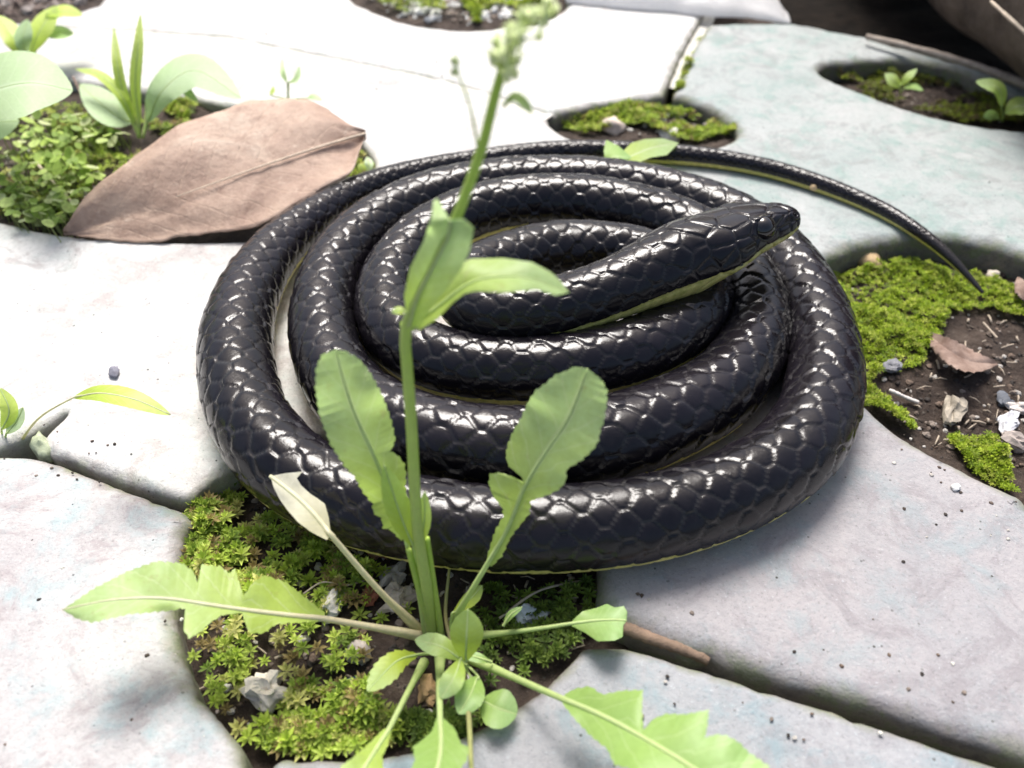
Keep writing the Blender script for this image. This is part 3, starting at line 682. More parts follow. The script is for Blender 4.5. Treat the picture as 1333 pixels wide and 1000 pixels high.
# withered cream leaf
leaf(weed, [(432, 698, 2.1), (404, 664, 2.3), (378, 640, 2.35), (352, 620, 2.3)],
     [(425, 703), (404, 692), (388, 680), (374, 664), (364, 650), (356, 634), (352, 620)],
     [(437, 697), (430, 690), (428, 674), (423, 656), (412, 648), (404, 643), (392, 632), (386, 622), (394, 614), (372, 616), (352, 620)],
     mat=M_CREAM, stalk=[(548, 822, -.8), (525, 800, -.1), (490, 765, .8)], rib=(.11, .06), rib_mat=M_STALKP, fold=.15, seed=2, wav=.05, name='withered_leaf')
# long left leaf
leaf(weed, [(425, 806, .55), (357, 799, 1.0), (288, 790, 1.4), (210, 779, 1.75), (140, 782, 1.9), (81, 794, 1.8)],
     [(420, 808), (390, 811), (360, 813), (342, 825), (325, 825), (319, 812), (315, 798), (290, 801), (272, 812), (264, 821), (246, 832), (239, 820), (241, 792), (216, 796), (168, 800), (120, 811), (100, 806), (81, 794)],
     [(423, 797), (398, 778), (372, 757), (345, 749), (330, 757), (317, 776), (311, 757), (306, 740), (298, 746), (288, 737), (262, 735), (257, 758), (252, 744), (237, 733), (204, 730), (165, 744), (120, 767), (81, 794)],
     stalk=[(548, 828, -.75), (500, 819, 0)], rib=(.12, .02), rib_mat=M_STALKP, fold=.15, teeth=2.6, seed=8, wav=.06)
# short right leaf
leaf(weed, [(742, 812, .35), (775, 808, .5), (800, 807, .6), (816, 808, .6)],
     [(745, 808), (758, 796), (778, 791), (790, 786), (800, 791), (812, 789), (817, 797), (813, 802), (816, 808)],
     [(744, 815), (762, 824), (778, 835), (800, 834), (811, 829), (808, 818), (816, 808)],
     mat=M_LEAFD, stalk=[(628, 827, -.6), (690, 820, 0)], rib=(.09, .03), fold=.1, seed=4)
# big lower right leaf
leaf(weed, [(728, 908, .9), (790, 935, 1.3), (850, 968, 1.7), (910, 1005, 1.9), (970, 1042, 2.0), (1040, 1078, 1.8)],
     [(736, 903), (750, 896), (768, 893), (784, 904), (810, 899), (837, 898), (836, 922), (838, 950), (850, 936), (867, 929), (890, 930), (923, 924), (921, 945), (918, 960), (932, 956), (945, 957), (962, 966), (976, 980), (1000, 996), (1020, 1030), (1040, 1078)],
     [(732, 916), (746, 934), (768, 958), (790, 975), (800, 996), (830, 1004), (850, 1024), (880, 1030), (900, 1058), (950, 1066), (1000, 1082), (1040, 1078)],
     mat=M_LEAFD, stalk=[(612, 857, -.7), (660, 878, .1)], rib=(.12, .03), fold=.2, teeth=2.6, seed=6)
# bottom leaves
leaf(weed, [(573, 935, 1.0), (574, 975, 1.4), (566, 1020, 1.8), (556, 1080, 2.1)],
     [(575, 933), (592, 948), (600, 968), (611, 973), (608, 990), (600, 1000), (608, 1030), (590, 1060), (556, 1080)],
     [(569, 933), (562, 952), (546, 966), (537, 972), (540, 990), (530, 1010), (535, 1040), (540, 1062), (556, 1080)],
     mat=M_LEAFD, stalk=[(573, 855, -.6), (572, 895, .3)], rib=(.12, .04), fold=.25, teeth=1.5, seed=9)
leaf(weed, [(506, 950, .9), (488, 978, 1.2), (462, 1020, 1.5), (430, 1070, 1.6)],
     [(510, 952), (505, 970), (498, 985), (500, 1010), (480, 1030), (470, 1060), (430, 1070)],
     [(500, 948), (482, 966), (462, 984), (444, 997), (436, 1020), (420, 1040), (430, 1070)],
     stalk=[(552, 862, -.7), (530, 903, .2)], rib=(.11, .04), fold=.2, teeth=1.5, seed=10)
def small(spine, hw, mat=None, stalk=None, seed=0, parent=None, skew=.55, fold=.2, rib=(.05, .015), pw=.7, teeth=.8, name='leaf', rib_mat=None):
    l, r = oval(spine, hw, skew=skew, pw=pw)
    return leaf(parent or weed, spine, l, r, mat, stalk, rib, fold=fold, teeth=teeth, seed=seed, wav=.02, name=name, rib_mat=rib_mat)
small([(606, 862, .2), (607, 835, .8), (609, 793, 1.3)], 22, M_LEAFY, [(590, 850, -.6)], 1, skew=.55)
small([(604, 862, .3), (575, 842, .6), (540, 833, .5)], 15, M_LEAF, [(592, 852, -.6)], 2, skew=.6)
small([(600, 856, .4), (592, 880, .8), (574, 910, .7)], 15, M_LEAF, [(590, 850, -.5)], 3)
small([(622, 880, .3), (612, 905, .5), (597, 930, .5)], 19, M_LEAFD, [(598, 856, -.5)], 4, skew=.5)
small([(628, 912, .2), (648, 922, .3), (673, 930, .25)], 27, M_LEAFD, [(600, 860, -.6), (615, 885, 0)], 5, skew=.5, pw=.55)
small([(545, 852, -.1), (515, 862, .3), (478, 900, .4)], 17, M_LEAFY, [(572, 850, -.6)], 6, teeth=3)
small([(640, 862, 0), (628, 858, .1), (600, 850, .1)], 7, M_LEAFD, None, 7)
small(lean([(538, 712), (522, 672), (500, 606)], 8.3, .2), 17, M_LEAFY, [(556, 820, -.7), (548, 770, .7)], 8, skew=.5)
small(lean([(546, 712), (552, 680), (553, 640)], 8.35, .2), 9, M_LEAFY, [(560, 800, -.5)], 9, skew=.5)
small([(588, 800, 0), (612, 780, .2), (628, 762, .4)], 10, M_LEAFY, [(585, 830, -.7)], 10, skew=.6)
small([(655, 815, .0), (665, 800, .2), (680, 790, .3)], 5, M_LEAFD, None, 12)
# flowering stem
st = [(562, 835, -.9)]+lean([(556, 770), (545, 700), (540, 640), (536, 560), (531, 490), (528, 430), (545, 385), (575, 325), (598, 274), (627, 194), (642, 133), (652, 98), (662, 60)], 8.35, .17)
print('stem z', [round(p[2], 1) for p in st])
stem('stem', st, .125, .065, M_STALK, weed, 12)
stem('stalk', [(575, 832, -.8)]+lean([(566, 770), (556, 700)], 8.4, .2), .08, .05, M_STALK, weed)
stem('stalk', [(566, 832, -.8)]+lean([(552, 790), (540, 745), (532, 715)], 8.35, .2), .10, .06, M_STALK, weed)
stem('stalk', [(603, 870, -.6), (610, 930, .5), (614, 1010, 1.3)], .06, .04, M_STALKB, weed)
stem('stalk', [(590, 845, -.6), (580, 800, -.3), (585, 740, .1)], .05, .03, M_STALKB, weed)
# clasping leaves on the stem
leaf(weed, lean([(532, 424), (545, 385), (565, 345), (583, 310), (586, 286)], 8.3, .17),
     [(520, 421), (529, 411), (526, 385), (534, 348), (551, 315), (562, 282), (564, 262), (569, 258), (576, 277), (586, 286)],
     [(546, 428), (562, 400), (582, 376), (601, 350), (612, 325), (617, 296), (603, 284), (586, 286)],
     mat=M_LEAF, rib=(.07, .05), fold=.3, seed=11, wav=.02)
leaf(weed, lean([(536, 428), (575, 396), (620, 366), (680, 361), (741, 381)], 8.3, .19),
     [(520, 424), (545, 398), (575, 372), (597, 345), (612, 337), (655, 336), (692, 341), (717, 354), (730, 366), (741, 381)],
     [(546, 430), (570, 415), (588, 396), (604, 383), (620, 379), (655, 381), (700, 377), (724, 385), (741, 381)],
     mat=M_LEAF, rib=(.07, .02), fold=.35, seed=12, wav=.03)
small(lean([(530, 408), (520, 404), (510, 406)], 8.3, .17), 5, M_LEAFY, None, 13)
# flower buds, a loose cluster
M_BUD = plain('bud_green', (.55, .66, .26), .5, (.72, .78, .45), 6, .03)
for i in range(30):
    a = rnd.uniform(0, 1); px = 648+(a*66+rnd.uniform(-18-10*a, 20)); py = 92-a*84+rnd.uniform(-24, 18)
    z = lean([(px, py)], 8.35, .17)[0][2]+rnd.uniform(-.3, .3)
    tgt = W(px, py, z); b0 = W(*lean([(650+a*24, 98-a*50)], 8.35, .17)[0])
    P = resample(catmull(np.array([b0, (b0+tgt)/2+[0, 0, .05], tgt]), 5), 8)
    V, Fc = tube(P, .016, 5); sgt = mesh_obj('bud_stalk', V, Fc, M_STALK, weed, uv=stem_uv(V, 5))
    d = tgt-b0; d /= np.linalg.norm(d)
    V1, F1 = uvs(tgt, .035+rnd.random()*.03, 8, 6, (1, 1, 1.7)); kp = []
    for q in range(5):
        aa = q*1.257+rnd.random(); dd = np.array([math.cos(aa), math.sin(aa), rnd.uniform(.3, 1.2)]); l_ = rnd.uniform(.10, .19); sq_ = np.array([-math.sin(aa), math.cos(aa), 0])*l_*.22
        kp.append((np.array([tgt, tgt+dd*l_*.5+sq_, tgt+dd*l_, tgt+dd*l_*.5-sq_]), [(0, 1, 2, 3)]))
    V1, F1 = join([(V1, F1)]+kp); mesh_obj('bud', V1, F1, M_BUD, sgt)
stem('stalk', lean([(624, 200), (612, 140), (598, 100), (594, 84)], 8.35, .17), .02, .015, M_STALK, weed)
for k in range(3):
    V1, F1 = uvs(W(*lean([(594+rnd.uniform(-6, 6), 88+rnd.uniform(-12, 8))], 8.35, .17)[0]), .045, 8, 6, (1, 1, 1.4)); mesh_obj('bud', V1, F1, M_BUD, weed)
small(lean([(655, 138), (672, 126), (694, 148)], 8.35, .17), 7, M_LEAF, None, 14)

# ------------------------------------------------------------------ big dead leaf
def quadleaf(name, top, mid, bot, mat, parent, n=70, m=12, seed=0, crinkle=.20, thick=.03, tear=.13):
    T_, M_, B_ = [resample(catmull(np.array([W(*p) for p in e]), 10), n) for e in (top, mid, bot)]
    V, UV = [], []
    for i in range(n):
        for k in range(2*m+1):
            q = k/m-1
            p = M_[i]*(1-abs(q))+(T_[i] if q < 0 else B_[i])*abs(q)
            fi = i/(n-1); z = crinkle*float(fbm(fi*7+seed, q*2.2+seed, seed, 4))*(1-abs(q)*.3)+.18*math.sin(abs(q)*math.pi)*(1 if q < 0 else -.6)
            j = tear*float(fbm(fi*40, q*3+9, seed+4, 3))*(abs(q) > .95)
            V.append(p+np.array([0, j, z])); UV.append((.5+q*.5, fi))
    Wd = 2*m+1; nV = len(V); V = V+[v-np.array([0, 0, thick]) for v in V]; UV = UV*2
    Fc = [(i*Wd+k, (i+1)*Wd+k, (i+1)*Wd+k+1, i*Wd+k+1) for i in range(n-1) for k in range(2*m)]
    Fc += [tuple(nV+x for x in reversed(f)) for f in list(Fc)]
    for i in range(n-1):
        for k in (0, Wd-1):
            a, b = i*Wd+k, (i+1)*Wd+k; f = (a, b, b+nV, a+nV); Fc.append(f if k else f[::-1])
    for i in (0, n-1):
        for k in range(2*m): a, b = i*Wd+k, i*Wd+k+1; Fc.append((a, b, b+nV, a+nV))
    return mesh_obj(name, V, Fc, mat, parent, uv=np.array(UV))
dead = empty('fallen_leaf', W(270, 300, 0), 'large curled brown dead leaf resting on the paver rim beside the coil', 'leaf')
tp = [(84, 305, .12), (98, 272, .75), (125, 240, 1.3), (150, 222, 1.6), (200, 184, 2.0), (240, 163, 2.15), (290, 145, 2.25), (330, 132, 2.3), (372, 127, 2.3), (402, 129, 2.25), (420, 137, 2.1), (448, 158, 1.9), (476, 174, 1.7)]
md = [(84, 305, .12), (130, 287, .45), (180, 271, .75), (230, 256, 1.0), (280, 238, 1.2), (330, 220, 1.35), (380, 203, 1.5), (430, 187, 1.6), (476, 174, 1.7)]
bt_ = [(84, 305, .12), (110, 309, .12), (150, 312, .12), (200, 313, .14), (260, 303, .35), (310, 296, .5), (345, 290, .6), (380, 268, .9), (425, 241, 1.2), (456, 225, 1.35), (466, 204, 1.5), (476, 174, 1.7)]
quadleaf('blade', tp, md, bt_, M_DEAD, dead, seed=3)
P = resample(catmull(np.array([W(a, b, c+.06) for a, b, c in md[3:]]), 8), 40)
V, Fc = tube(P, np.linspace(.012, .05, 40), 8); mesh_obj('leaf_rib', V, Fc, plain('rib_tan', (.80, .66, .50), .6), dead)
# dark ragged underside edge
# ------------------------------------------------------------------ green leaf lying on the tail
gl = empty('fallen_leaf', W(830, 200, .7), 'small folded green leaf lying across the snake tail', 'leaf')
V, Fc, UV, _ = blade([(796, 213, .75), (820, 204, .9), (850, 192, .95), (884, 186, .8)], [(796, 213), (812, 196), (822, 186), (840, 181), (862, 180), (884, 186)], [(796, 213), (830, 212), (848, 205), (868, 202), (884, 186)], fold=.2, seed=3)
mesh_obj('leaf_half', V, Fc, M_LEAF, gl, uv=UV)
V, Fc, UV, _ = blade([(788, 213, .7), (800, 204, .95), (824, 206, .9)], [(788, 213), (786, 196), (789, 182), (805, 190), (824, 206)], [(788, 213), (800, 212), (812, 208), (824, 206)], fold=.1, seed=4)
mesh_obj('leaf_half', V, Fc, M_LEAFD, gl, uv=UV)

# ------------------------------------------------------------------ moss, pebbles
def in_poly(p, poly):
    x, y = p; c = False; n = len(poly); j = n-1
    for i in range(n):
        xi, yi = poly[i]; xj, yj = poly[j]
        if (yi > y) != (yj > y) and x < (xj-xi)*(y-yi)/(yj-yi)+xi: c = not c
        j = i
    return c
def moss(name, polys, hole, size, label, cols, leaflets=7, whorls=2, tall=.35, seed=0, clump=.8, rise=.25, thr=-.30):
    lev = HOLES[hole][3]; R_ = random.Random(seed); V, Fc, Tn = [], [], []
    for poly, count in polys:
        xs_ = [p[0] for p in poly]; ys_ = [p[1] for p in poly]; k = 0; tries = 0
        while k < count and tries < count*30:
            tries += 1; px, py = R_.uniform(min(xs_), max(xs_)), R_.uniform(min(ys_), max(ys_))
            if not in_poly((px, py), poly): continue
            g = W(px, py, lev+rise*.6); den = float(fbm(g[0]*clump, g[1]*clump, seed+5, 3))
            if den < R_.uniform(thr, .12): continue
            k += 1; z0 = float(soil_z(g[0], g[1], lev))+rise*max(0, .35+den)*1.2
            s = size*R_.uniform(.65, 1.3); base = np.array([g[0], g[1], z0]); lean = np.array([R_.gauss(0, .25), R_.gauss(0, .25)-.1, 1.]); lean /= np.linalg.norm(lean)
            c = R_.choice(cols); b = R_.uniform(.75, 1.25); c = tuple(x*b for x in c)
            a0 = R_.uniform(0, 6.3); hh = tall*s*R_.uniform(.6, 1.6)
            for wv in range(whorls):
                el = .35+.6*wv; nn = leaflets-wv*2
                for q in range(nn):
                    a = a0+wv*.4+q/nn*2*math.pi+R_.uniform(-.2, .2); d = np.array([math.cos(a)*math.cos(el), math.sin(a)*math.cos(el), math.sin(el)])
                    sd_ = np.array([-math.sin(a), math.cos(a), 0]); l = s*R_.uniform(.75, 1.1)*(1-.25*wv); o = base+lean*(hh*(1+wv*.35)); w_ = l*.17
                    m1_ = o+d*l*.5+lean*l*.05; tip = o+d*l-np.array([0, 0, l*.18*(1-wv)])
                    i = len(V); V += [o, m1_+sd_*w_, tip, m1_-sd_*w_]; Fc += [(i, i+1, i+2), (i, i+2, i+3)]
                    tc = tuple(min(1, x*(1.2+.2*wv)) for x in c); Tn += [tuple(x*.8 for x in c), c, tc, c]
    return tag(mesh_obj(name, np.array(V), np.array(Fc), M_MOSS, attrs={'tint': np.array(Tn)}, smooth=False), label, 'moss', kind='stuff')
gF = [(.37, .49, .06), (.48, .58, .11), (.28, .39, .05), (.50, .50, .16), (.18, .27, .04), (.36, .46, .08), (.27, .21, .08)]
moss('moss', [([(238, 690), (262, 645), (326, 596), (356, 622), (398, 690), (448, 722), (452, 765), (432, 800), (330, 790), (248, 770)], 430)], 'front', .235,
     'bright star shaped moss filling the upper left of the front opening', gF, 8, 2, .5, 1, rise=.55, thr=-.42)
moss('moss', [([(318, 950), (345, 905), (400, 885), (470, 890), (520, 940), (500, 972), (440, 978), (350, 970)], 260), ([(330, 800), (480, 800), (480, 860), (330, 900), (290, 870)], 50), ([(240, 790), (320, 800), (320, 960), (270, 900)], 40), ([(430, 720), (520, 745), (540, 800), (450, 800)], 40)], 'front', .22,
     'yellow green moss along the bottom rim of the front opening', gF, 7, 2, .5, 2, rise=.45)
moss('moss', [([(600, 780), (640, 760), (770, 765), (775, 790), (740, 860), (640, 900), (610, 850)], 170), ([(500, 930), (560, 920), (640, 930), (600, 955), (510, 970)], 110)], 'front', .20,
     'darker green moss right of the weed stem in the front opening', [(.13, .20, .03), (.20, .28, .05), (.10, .16, .03)], 7, 2, .5, 3, rise=.3)
gR = [(.26, .36, .02), (.34, .44, .035), (.19, .28, .02), (.40, .46, .07)]
moss('moss', [([(1070, 350), (1100, 352), (1130, 345), (1190, 338), (1262, 352), (1333, 372), (1345, 420), (1290, 398), (1236, 398), (1226, 432), (1196, 478), (1150, 480), (1132, 496), (1160, 520), (1196, 545), (1188, 560), (1120, 520), (1060, 470)], 4200),
               ([(1236, 558), (1300, 556), (1312, 590), (1330, 640), (1270, 600)], 500)], 'right', .12,
     'dense bright green moss cushion in the right opening under the tail tip', gR, 6, 2, .6, 4, clump=1.1, rise=.42, thr=-.75)
moss('moss', [([(724, 152), (800, 142), (880, 140), (955, 160), (955, 176), (880, 182), (830, 160), (760, 172)], 1300)], 'mid', .17, 'yellow green moss in the opening behind the tail', gR+gF, 6, 2, .5, 5, rise=.3)
moss('moss', [([(1072, 90), (1120, 84), (1200, 90), (1333, 140), (1400, 170), (1250, 158), (1150, 130)], 1500)], 'far_right', .16, 'olive moss in the far right opening', [(.13, .17, .02), (.20, .25, .02), (.10, .08, .03)], 6, 2, .5, 6, rise=.25)
moss('moss', [([(600, 0), (700, -5), (725, 10), (690, 28), (620, 30)], 500), ([(470, -8), (560, -8), (600, 20), (500, 12)], 120)], 'top', .26, 'sunlit moss in the opening at the top of the view', gR, 6, 2, .5, 7, rise=.4)
moss('moss', [([(0, 150), (150, 130), (260, 140), (240, 170), (160, 280), (80, 300), (0, 280)], 700), ([(190, 135), (250, 140), (240, 165), (200, 170)], 160), ([(455, 200), (488, 205), (484, 235), (460, 240)], 60)], 'left', .22, 'patchy moss under the seedlings in the left opening', gF, 6, 2, .5, 8, rise=.2)

moss('moss', [([(878, 118), (896, 70), (912, 36), (920, 40), (904, 74), (888, 120)], 200)], 'mid', .15, 'thin line of moss in the joint between the far pavers', gR+gF, 6, 2, .5, 9, rise=.9)
def lump(c, r, sq=(1, 1, .7), seed=0, sub=1, rough=.25):
    n, m = (10, 6) if sub == 1 else (16, 10); R_ = random.Random(seed); V = []
    ang = R_.uniform(0, 6.3); ca, sa = math.cos(ang), math.sin(ang)
    for i in range(m+1):
        a = math.pi*i/m
        for j in range(n):
            b = 2*math.pi*j/n; p = Vector((math.sin(a)*math.cos(b), math.sin(a)*math.sin(b), math.cos(a)))
            k = 1+rough*mnoise.noise(p*1.6+Vector((seed*3.1, seed*1.7, 0)))*2+rough*.22*mnoise.noise(p*3.2+Vector((seed, 0, 3)))
            x, y, z = p.x*r*sq[0]*k, p.y*r*sq[1]*k, p.z*r*sq[2]*k
            V.append((c[0]+x*ca-y*sa, c[1]+x*sa+y*ca, c[2]+z))
    return np.array(V), [(i*n+j, (i+1)*n+j, (i+1)*n+(j+1) % n, i*n+(j+1) % n) for i in range(m) for j in range(n)]
def gravel(name, poly, hole, count, sizes, cols, label, seed):
    R_ = random.Random(seed); lev = HOLES[hole][3]; V, Fc, T = [], [], []; off = 0
    xs_ = [p[0] for p in poly]; ys_ = [p[1] for p in poly]; k = 0
    while k < count:
        px, py = R_.uniform(min(xs_), max(xs_)), R_.uniform(min(ys_), max(ys_))
        if not in_poly((px, py), poly): continue
        k += 1; g = W(px, py, lev); z = float(soil_z(g[0], g[1], lev)); r = R_.uniform(*sizes)*R_.choice((.5, .7, 1))
        v, f = lump((g[0], g[1], z+r*.2), r, (1, R_.uniform(.5, 1), R_.uniform(.4, .8)), R_.randrange(999))
        V.append(v); Fc += [tuple(i+off for i in q) for q in f]; off += len(v); c = R_.choice(cols); T += [c]*len(v)
    return tag(mesh_obj(name, np.vstack(V), Fc, M_STONE, attrs={'tint': np.array(T)}, smooth=False), label, 'gravel', kind='stuff')
CG = [(.10, .075, .06), (.06, .045, .035), (.22, .18, .15), (.45, .42, .38), (.035, .028, .024), (.14, .10, .075)]
gravel('gravel', [(240, 700), (330, 610), (520, 700), (775, 750), (770, 800), (740, 850), (640, 930), (500, 970), (330, 960), (240, 860)], 'front', 420, (.05, .12), CG, 'fine brown and grey grit on the soil of the front opening', 1)
gravel('gravel', [(1075, 350), (1250, 330), (1400, 360), (1420, 640), (1300, 610), (1180, 560), (1110, 480)], 'right', 650, (.04, .12), CG, 'dark grit and crumbs on the soil of the right opening', 2)
gravel('gravel', [(722, 155), (800, 140), (940, 150), (950, 178), (860, 190)], 'mid', 160, (.06, .16), CG+[(.6, .58, .52)], 'pale grit in the opening behind the tail', 3)
gravel('gravel', [(470, -10), (720, -10), (700, 25), (600, 33), (520, 22)], 'top', 320, (.12, .34), [(.75, .75, .72), (.6, .6, .58), (.8, .79, .75), (.25, .2, .16), (.12, .10, .08)], 'white gravel in the opening at the top of the view', 4)
gravel('gravel', [(0, 200), (160, 180), (120, 300), (40, 295), (0, 285)], 'left', 220, (.08, .2), CG+[(.6, .58, .52)], 'crumbly soil and grit in the left opening', 5)
gravel('gravel', [(-20, -10), (130, -10), (110, 6), (50, 18), (-20, 28)], 'corner', 200, (.15, .4), [(.10, .075, .06), (.16, .12, .10), (.25, .22, .2)], 'dark gravel at the upper left corner', 6)
gravel('gravel', [(1070, 92), (1180, 84), (1333, 135), (1400, 168), (1250, 155), (1140, 125)], 'far_right', 200, (.05, .14), CG, 'brown grit in the far right opening', 7)

R_ = random.Random(77); V, Fc, T = [], [], []; off = 0
for k in range(260):
    if R_.random() < .6: a = R_.choice(((248, 690, 60), (232, 800, 50), (300, 930, 50), (120, 600, 60), (1000, 860, 70), (1200, 580, 50), (1150, 900, 70), (800, 790, 40), (1300, 660, 50), (280, 40, 80), (560, 95, 60))); px, py = R_.gauss(a[0], a[2]), R_.gauss(a[1], a[2]*.4)
    else: px, py = R_.uniform(0, 1333), R_.uniform(20, 990)
    if 220 < px < 1130 and 180 < py < 760: continue
    if any(in_poly((px, py), q) for q in ([(225, 650), (480, 560), (800, 680), (770, 850), (500, 985), (300, 970)], [(1050, 300), (1400, 290), (1400, 650), (1200, 580)], [(0, 90), (490, 140), (490, 310), (0, 300)], [(1060, 70), (1400, 100), (1400, 170), (1200, 150)], [(700, 115), (960, 115), (960, 190), (700, 190)])): continue
    if py > 825+(px-800)*.31-45 and py < 825+(px-800)*.31+12 and px > 780: continue
    p = W(px, py, .0); r = R_.uniform(.018, .055)
    v, f = lump((p[0], p[1], .02), r, (1, .8, .6), R_.randrange(999)); V.append(v); Fc += [tuple(i+off for i in q) for q in f]; off += len(v); T += [R_.choice(CG+[(.6, .58, .52)])]*len(v)
tag(mesh_obj('crumbs', np.vstack(V), Fc, M_STONE, attrs={'tint': np.array(T)}, smooth=False), 'loose grit scattered on top of the pavers', 'grit', kind='stuff')
def pebble(px, py, z, wpx, col, label, sq=(1, .75, .6), seed=0, name='pebble', cat='pebble', rough=.25, flat=False, rise=.35):
    r = wpx*.5*scale_at(px, py, z); p = W(px, py, z)
    v, f = lump((p[0], p[1], z+r*sq[2]*rise), r, sq, seed, 2, rough)
    return tag(mesh_obj(name, v, f, M_STONE, attrs={'tint': np.tile(col, (len(v), 1))}, smooth=not flat), label, cat)
def zs(px, py, hole): g = W(px, py, HOLES[hole][3]); return float(soil_z(g[0], g[1], HOLES[hole][3]))
PB = [ # px, py, hole, width px, colour, label, squash, rough, flat
 (350, 903, 'front', 58, (.62, .56, .48), 'pale angular stone chunk at the left of the front opening between moss clumps', (1, .75, .75), .5, True),
 (434, 785, 'front', 44, (.70, .66, .60), 'white broken stone beside the stalk of the withered leaf', (1, .6, .5), .5, True),
 (467, 851, 'front', 38, (.42, .37, .33), 'rounded grey pebble left of the weed base', (1, .8, .75), .15, False),
 (435, 864, 'front', 28, (.26, .21, .17), 'smaller brown grey pebble next to the rounded grey one', (1, .8, .7), .15, False),
 (482, 776, 'front', 26, (.28, .10, .06), 'reddish brown brick crumb under the withered leaf stalk', (1, .8, .6), .4, True),
 (486, 713, 'front', 40, (.24, .12, .08), 'rust brown flat chip under the front coil', (1, .6, .4), .4, True),
 (518, 712, 'front', 30, (.40, .38, .20), 'mossy yellowish lump beside the rust brown chip', (1, .9, .8), .4, True),
 (515, 752, 'front', 36, (.34, .31, .28), 'grey angular stone left of the weed stems', (1, .7, .7), .5, True),
 (520, 782, 'front', 46, (.46, .40, .34), 'rough beige stone lump directly left of the weed stems', (1, .8, .7), .5, True),
 (457, 893, 'front', 40, (.02, .06, .085), 'dark blue chip on the soil below the grey pebbles', (1, .5, .35), .3, True),
 (690, 806, 'front', 38, (.52, .56, .60), 'pale blue grey pointed stone right of the weed', (1, .6, .9), .5, True),
 (557, 900, 'front', 34, (.50, .32, .16), 'orange tan chip under the weed base', (.7, 1, .5), .4, True),
 (456, 973, 'front', 24, (.55, .50, .42), 'beige pebble at the bottom rim of the front opening', (1, .8, .6), .3, False),
 (395, 834, 'front', 15, (.62, .58, .52), 'tiny cream pebble below the long left leaf', (1, .8, .7), .3, False),
 (295, 897, 'front', 13, (.68, .66, .62), 'tiny white pebble near the left rim of the front opening', (1, .8, .7), .3, False),
 (525, 695, 'front', 14, (.6, .58, .52), 'tiny pale grain against the snake belly', (1, .8, .7), .3, False),
 (1127, 340, 'right', 48, (.50, .36, .20), 'smooth tan stone at the far left rim of the right opening', (1, .62, .5), .12, False),
 (1240, 536, 'right', 58, (.34, .30, .24), 'knobbly grey brown stone lump near the front of the right opening', (1, .35, .35), .5, True),
 (1311, 552, 'right', 36, (.62, .62, .64), 'white grey stone at the right edge below the litter', (1, .7, .6), .4, True),
 (1308, 524, 'right', 24, (.12, .13, .15), 'dark slate chip above the white grey stone', (1, .8, .5), .4, True),
 (1325, 533, 'right', 30, (.66, .60, .55), 'pinkish white chip cut by the right edge of the picture', (1, .5, .5), .3, True),
 (1320, 577, 'right', 36, (.36, .31, .28), 'dull brown pebble below the white grey stone', (1, .7, .6), .3, True),
 (1303, 598, 'right', 26, (.42, .38, .32), 'beige pebble by the front rim of the right opening', (1, .8, .6), .3, False),
 (1160, 478, 'right', 24, (.22, .22, .24), 'small slate grey chip beside the bright moss', (1, .8, .5), .4, True),
 (1240, 380, 'right', 13, (.60, .42, .18), 'tiny orange grain in the moss near the tail tip', (.8, .8, .9), .3, False),
 (1292, 361, 'right', 20, (.62, .55, .46), 'small cream pebble right of the tail tip', (1, .8, .6), .3, False),
 (797, 168, 'mid', 34, (.62, .52, .44), 'pinkish pebble in the opening behind the tail', (1, .8, .6), .3, False),
 (872, 178, 'mid', 30, (.66, .63, .58), 'white pebble in the opening behind the tail', (1, .8, .6), .3, False),
]
for i, (px, py, h, wp, c, lab, sq, ro, fl) in enumerate(PB):
    pebble(px, py, zs(px, py, h)+.08, wp, c, lab, sq, 20+i, rough=ro, flat=fl)
pebble(150, 487, 0, 22, (.20, .20, .24), 'small grey pebble alone on the pale paver left of the snake', (1, .6, .4), 71, rise=.8)
pebble(1243, 636, 0, 13, (.80, .79, .76), 'tiny white crumb on the grey paver below the right opening', (1, .8, .6), 72, rise=.8)
pebble(1058, 247, .12, 12, (.62, .45, .26), 'tiny tan seed against the snake tail', (1, .8, .8), 73, name='seed', cat='seed', rough=.1, rise=.8)
pebble(60, 590, -.42, 48, (.36, .40, .27), 'mossy green grey stone wedged in the left joint', (1, .5, .6), 74, name='wedged_stone', cat='stone', rise=.6)

# ------------------------------------------------------------------ sticks, bark, litter
M_BARK = plain('bark_tan', (.27, .185, .13), .8, (.17, .12, .085), 2.5, .1)
M_TWIG = plain('twig_pale', (.50, .42, .32), .7, (.34, .28, .22), 3, .05)
M_LITTER = plain('litter_brown', (.16, .10, .075), .8, (.30, .22, .18), 2, .1)
def stick(name, pts, r0, r1, mat, label, cat='twig', lumpy=.15, m=9, seed=0):
    P = resample(catmull(np.array([W(*p) for p in pts]), 10), 36)
    R = np.linspace(r0, r1, 36)*(1+lumpy*fbm(np.arange(36)*.4, np.zeros(36), seed, 3)*2)
    V, Fc = tube(P, R, m); V = V+npr.normal(0, r0*.05, V.shape)
    return tag(mesh_obj(name, V, Fc, mat), label, cat)
stick('bark_strip', [(812, 817, -.18), (850, 832, -.2), (890, 846, -.24), (922, 860, -.34)], .14, .10, M_BARK, 'flat tan bark strip lodged in the start of the right joint', 'bark', .08)
stick('twig', [(1158, 508, zs(1158, 500, 'right')+.2), (1180, 518, zs(1180, 510, 'right')+.15), (1196, 524, zs(1190, 520, 'right')+.12)], .06, .05, plain('bleached', (.75, .70, .66), .6), 'short white twig lying beside the bright moss')
stick('twig', [(1280, 420, zs(1280, 430, 'right')+.2), (1298, 440, zs(1298, 450, 'right')+.15)], .03, .03, M_TWIG, 'thin straw coloured twig in the right opening')
stick('twig', [(650, 805, -.5), (700, 770, -.35), (760, 755, -.5)], .03, .02, M_TWIG, 'thin dry rootlet under the front coil right of the weed')
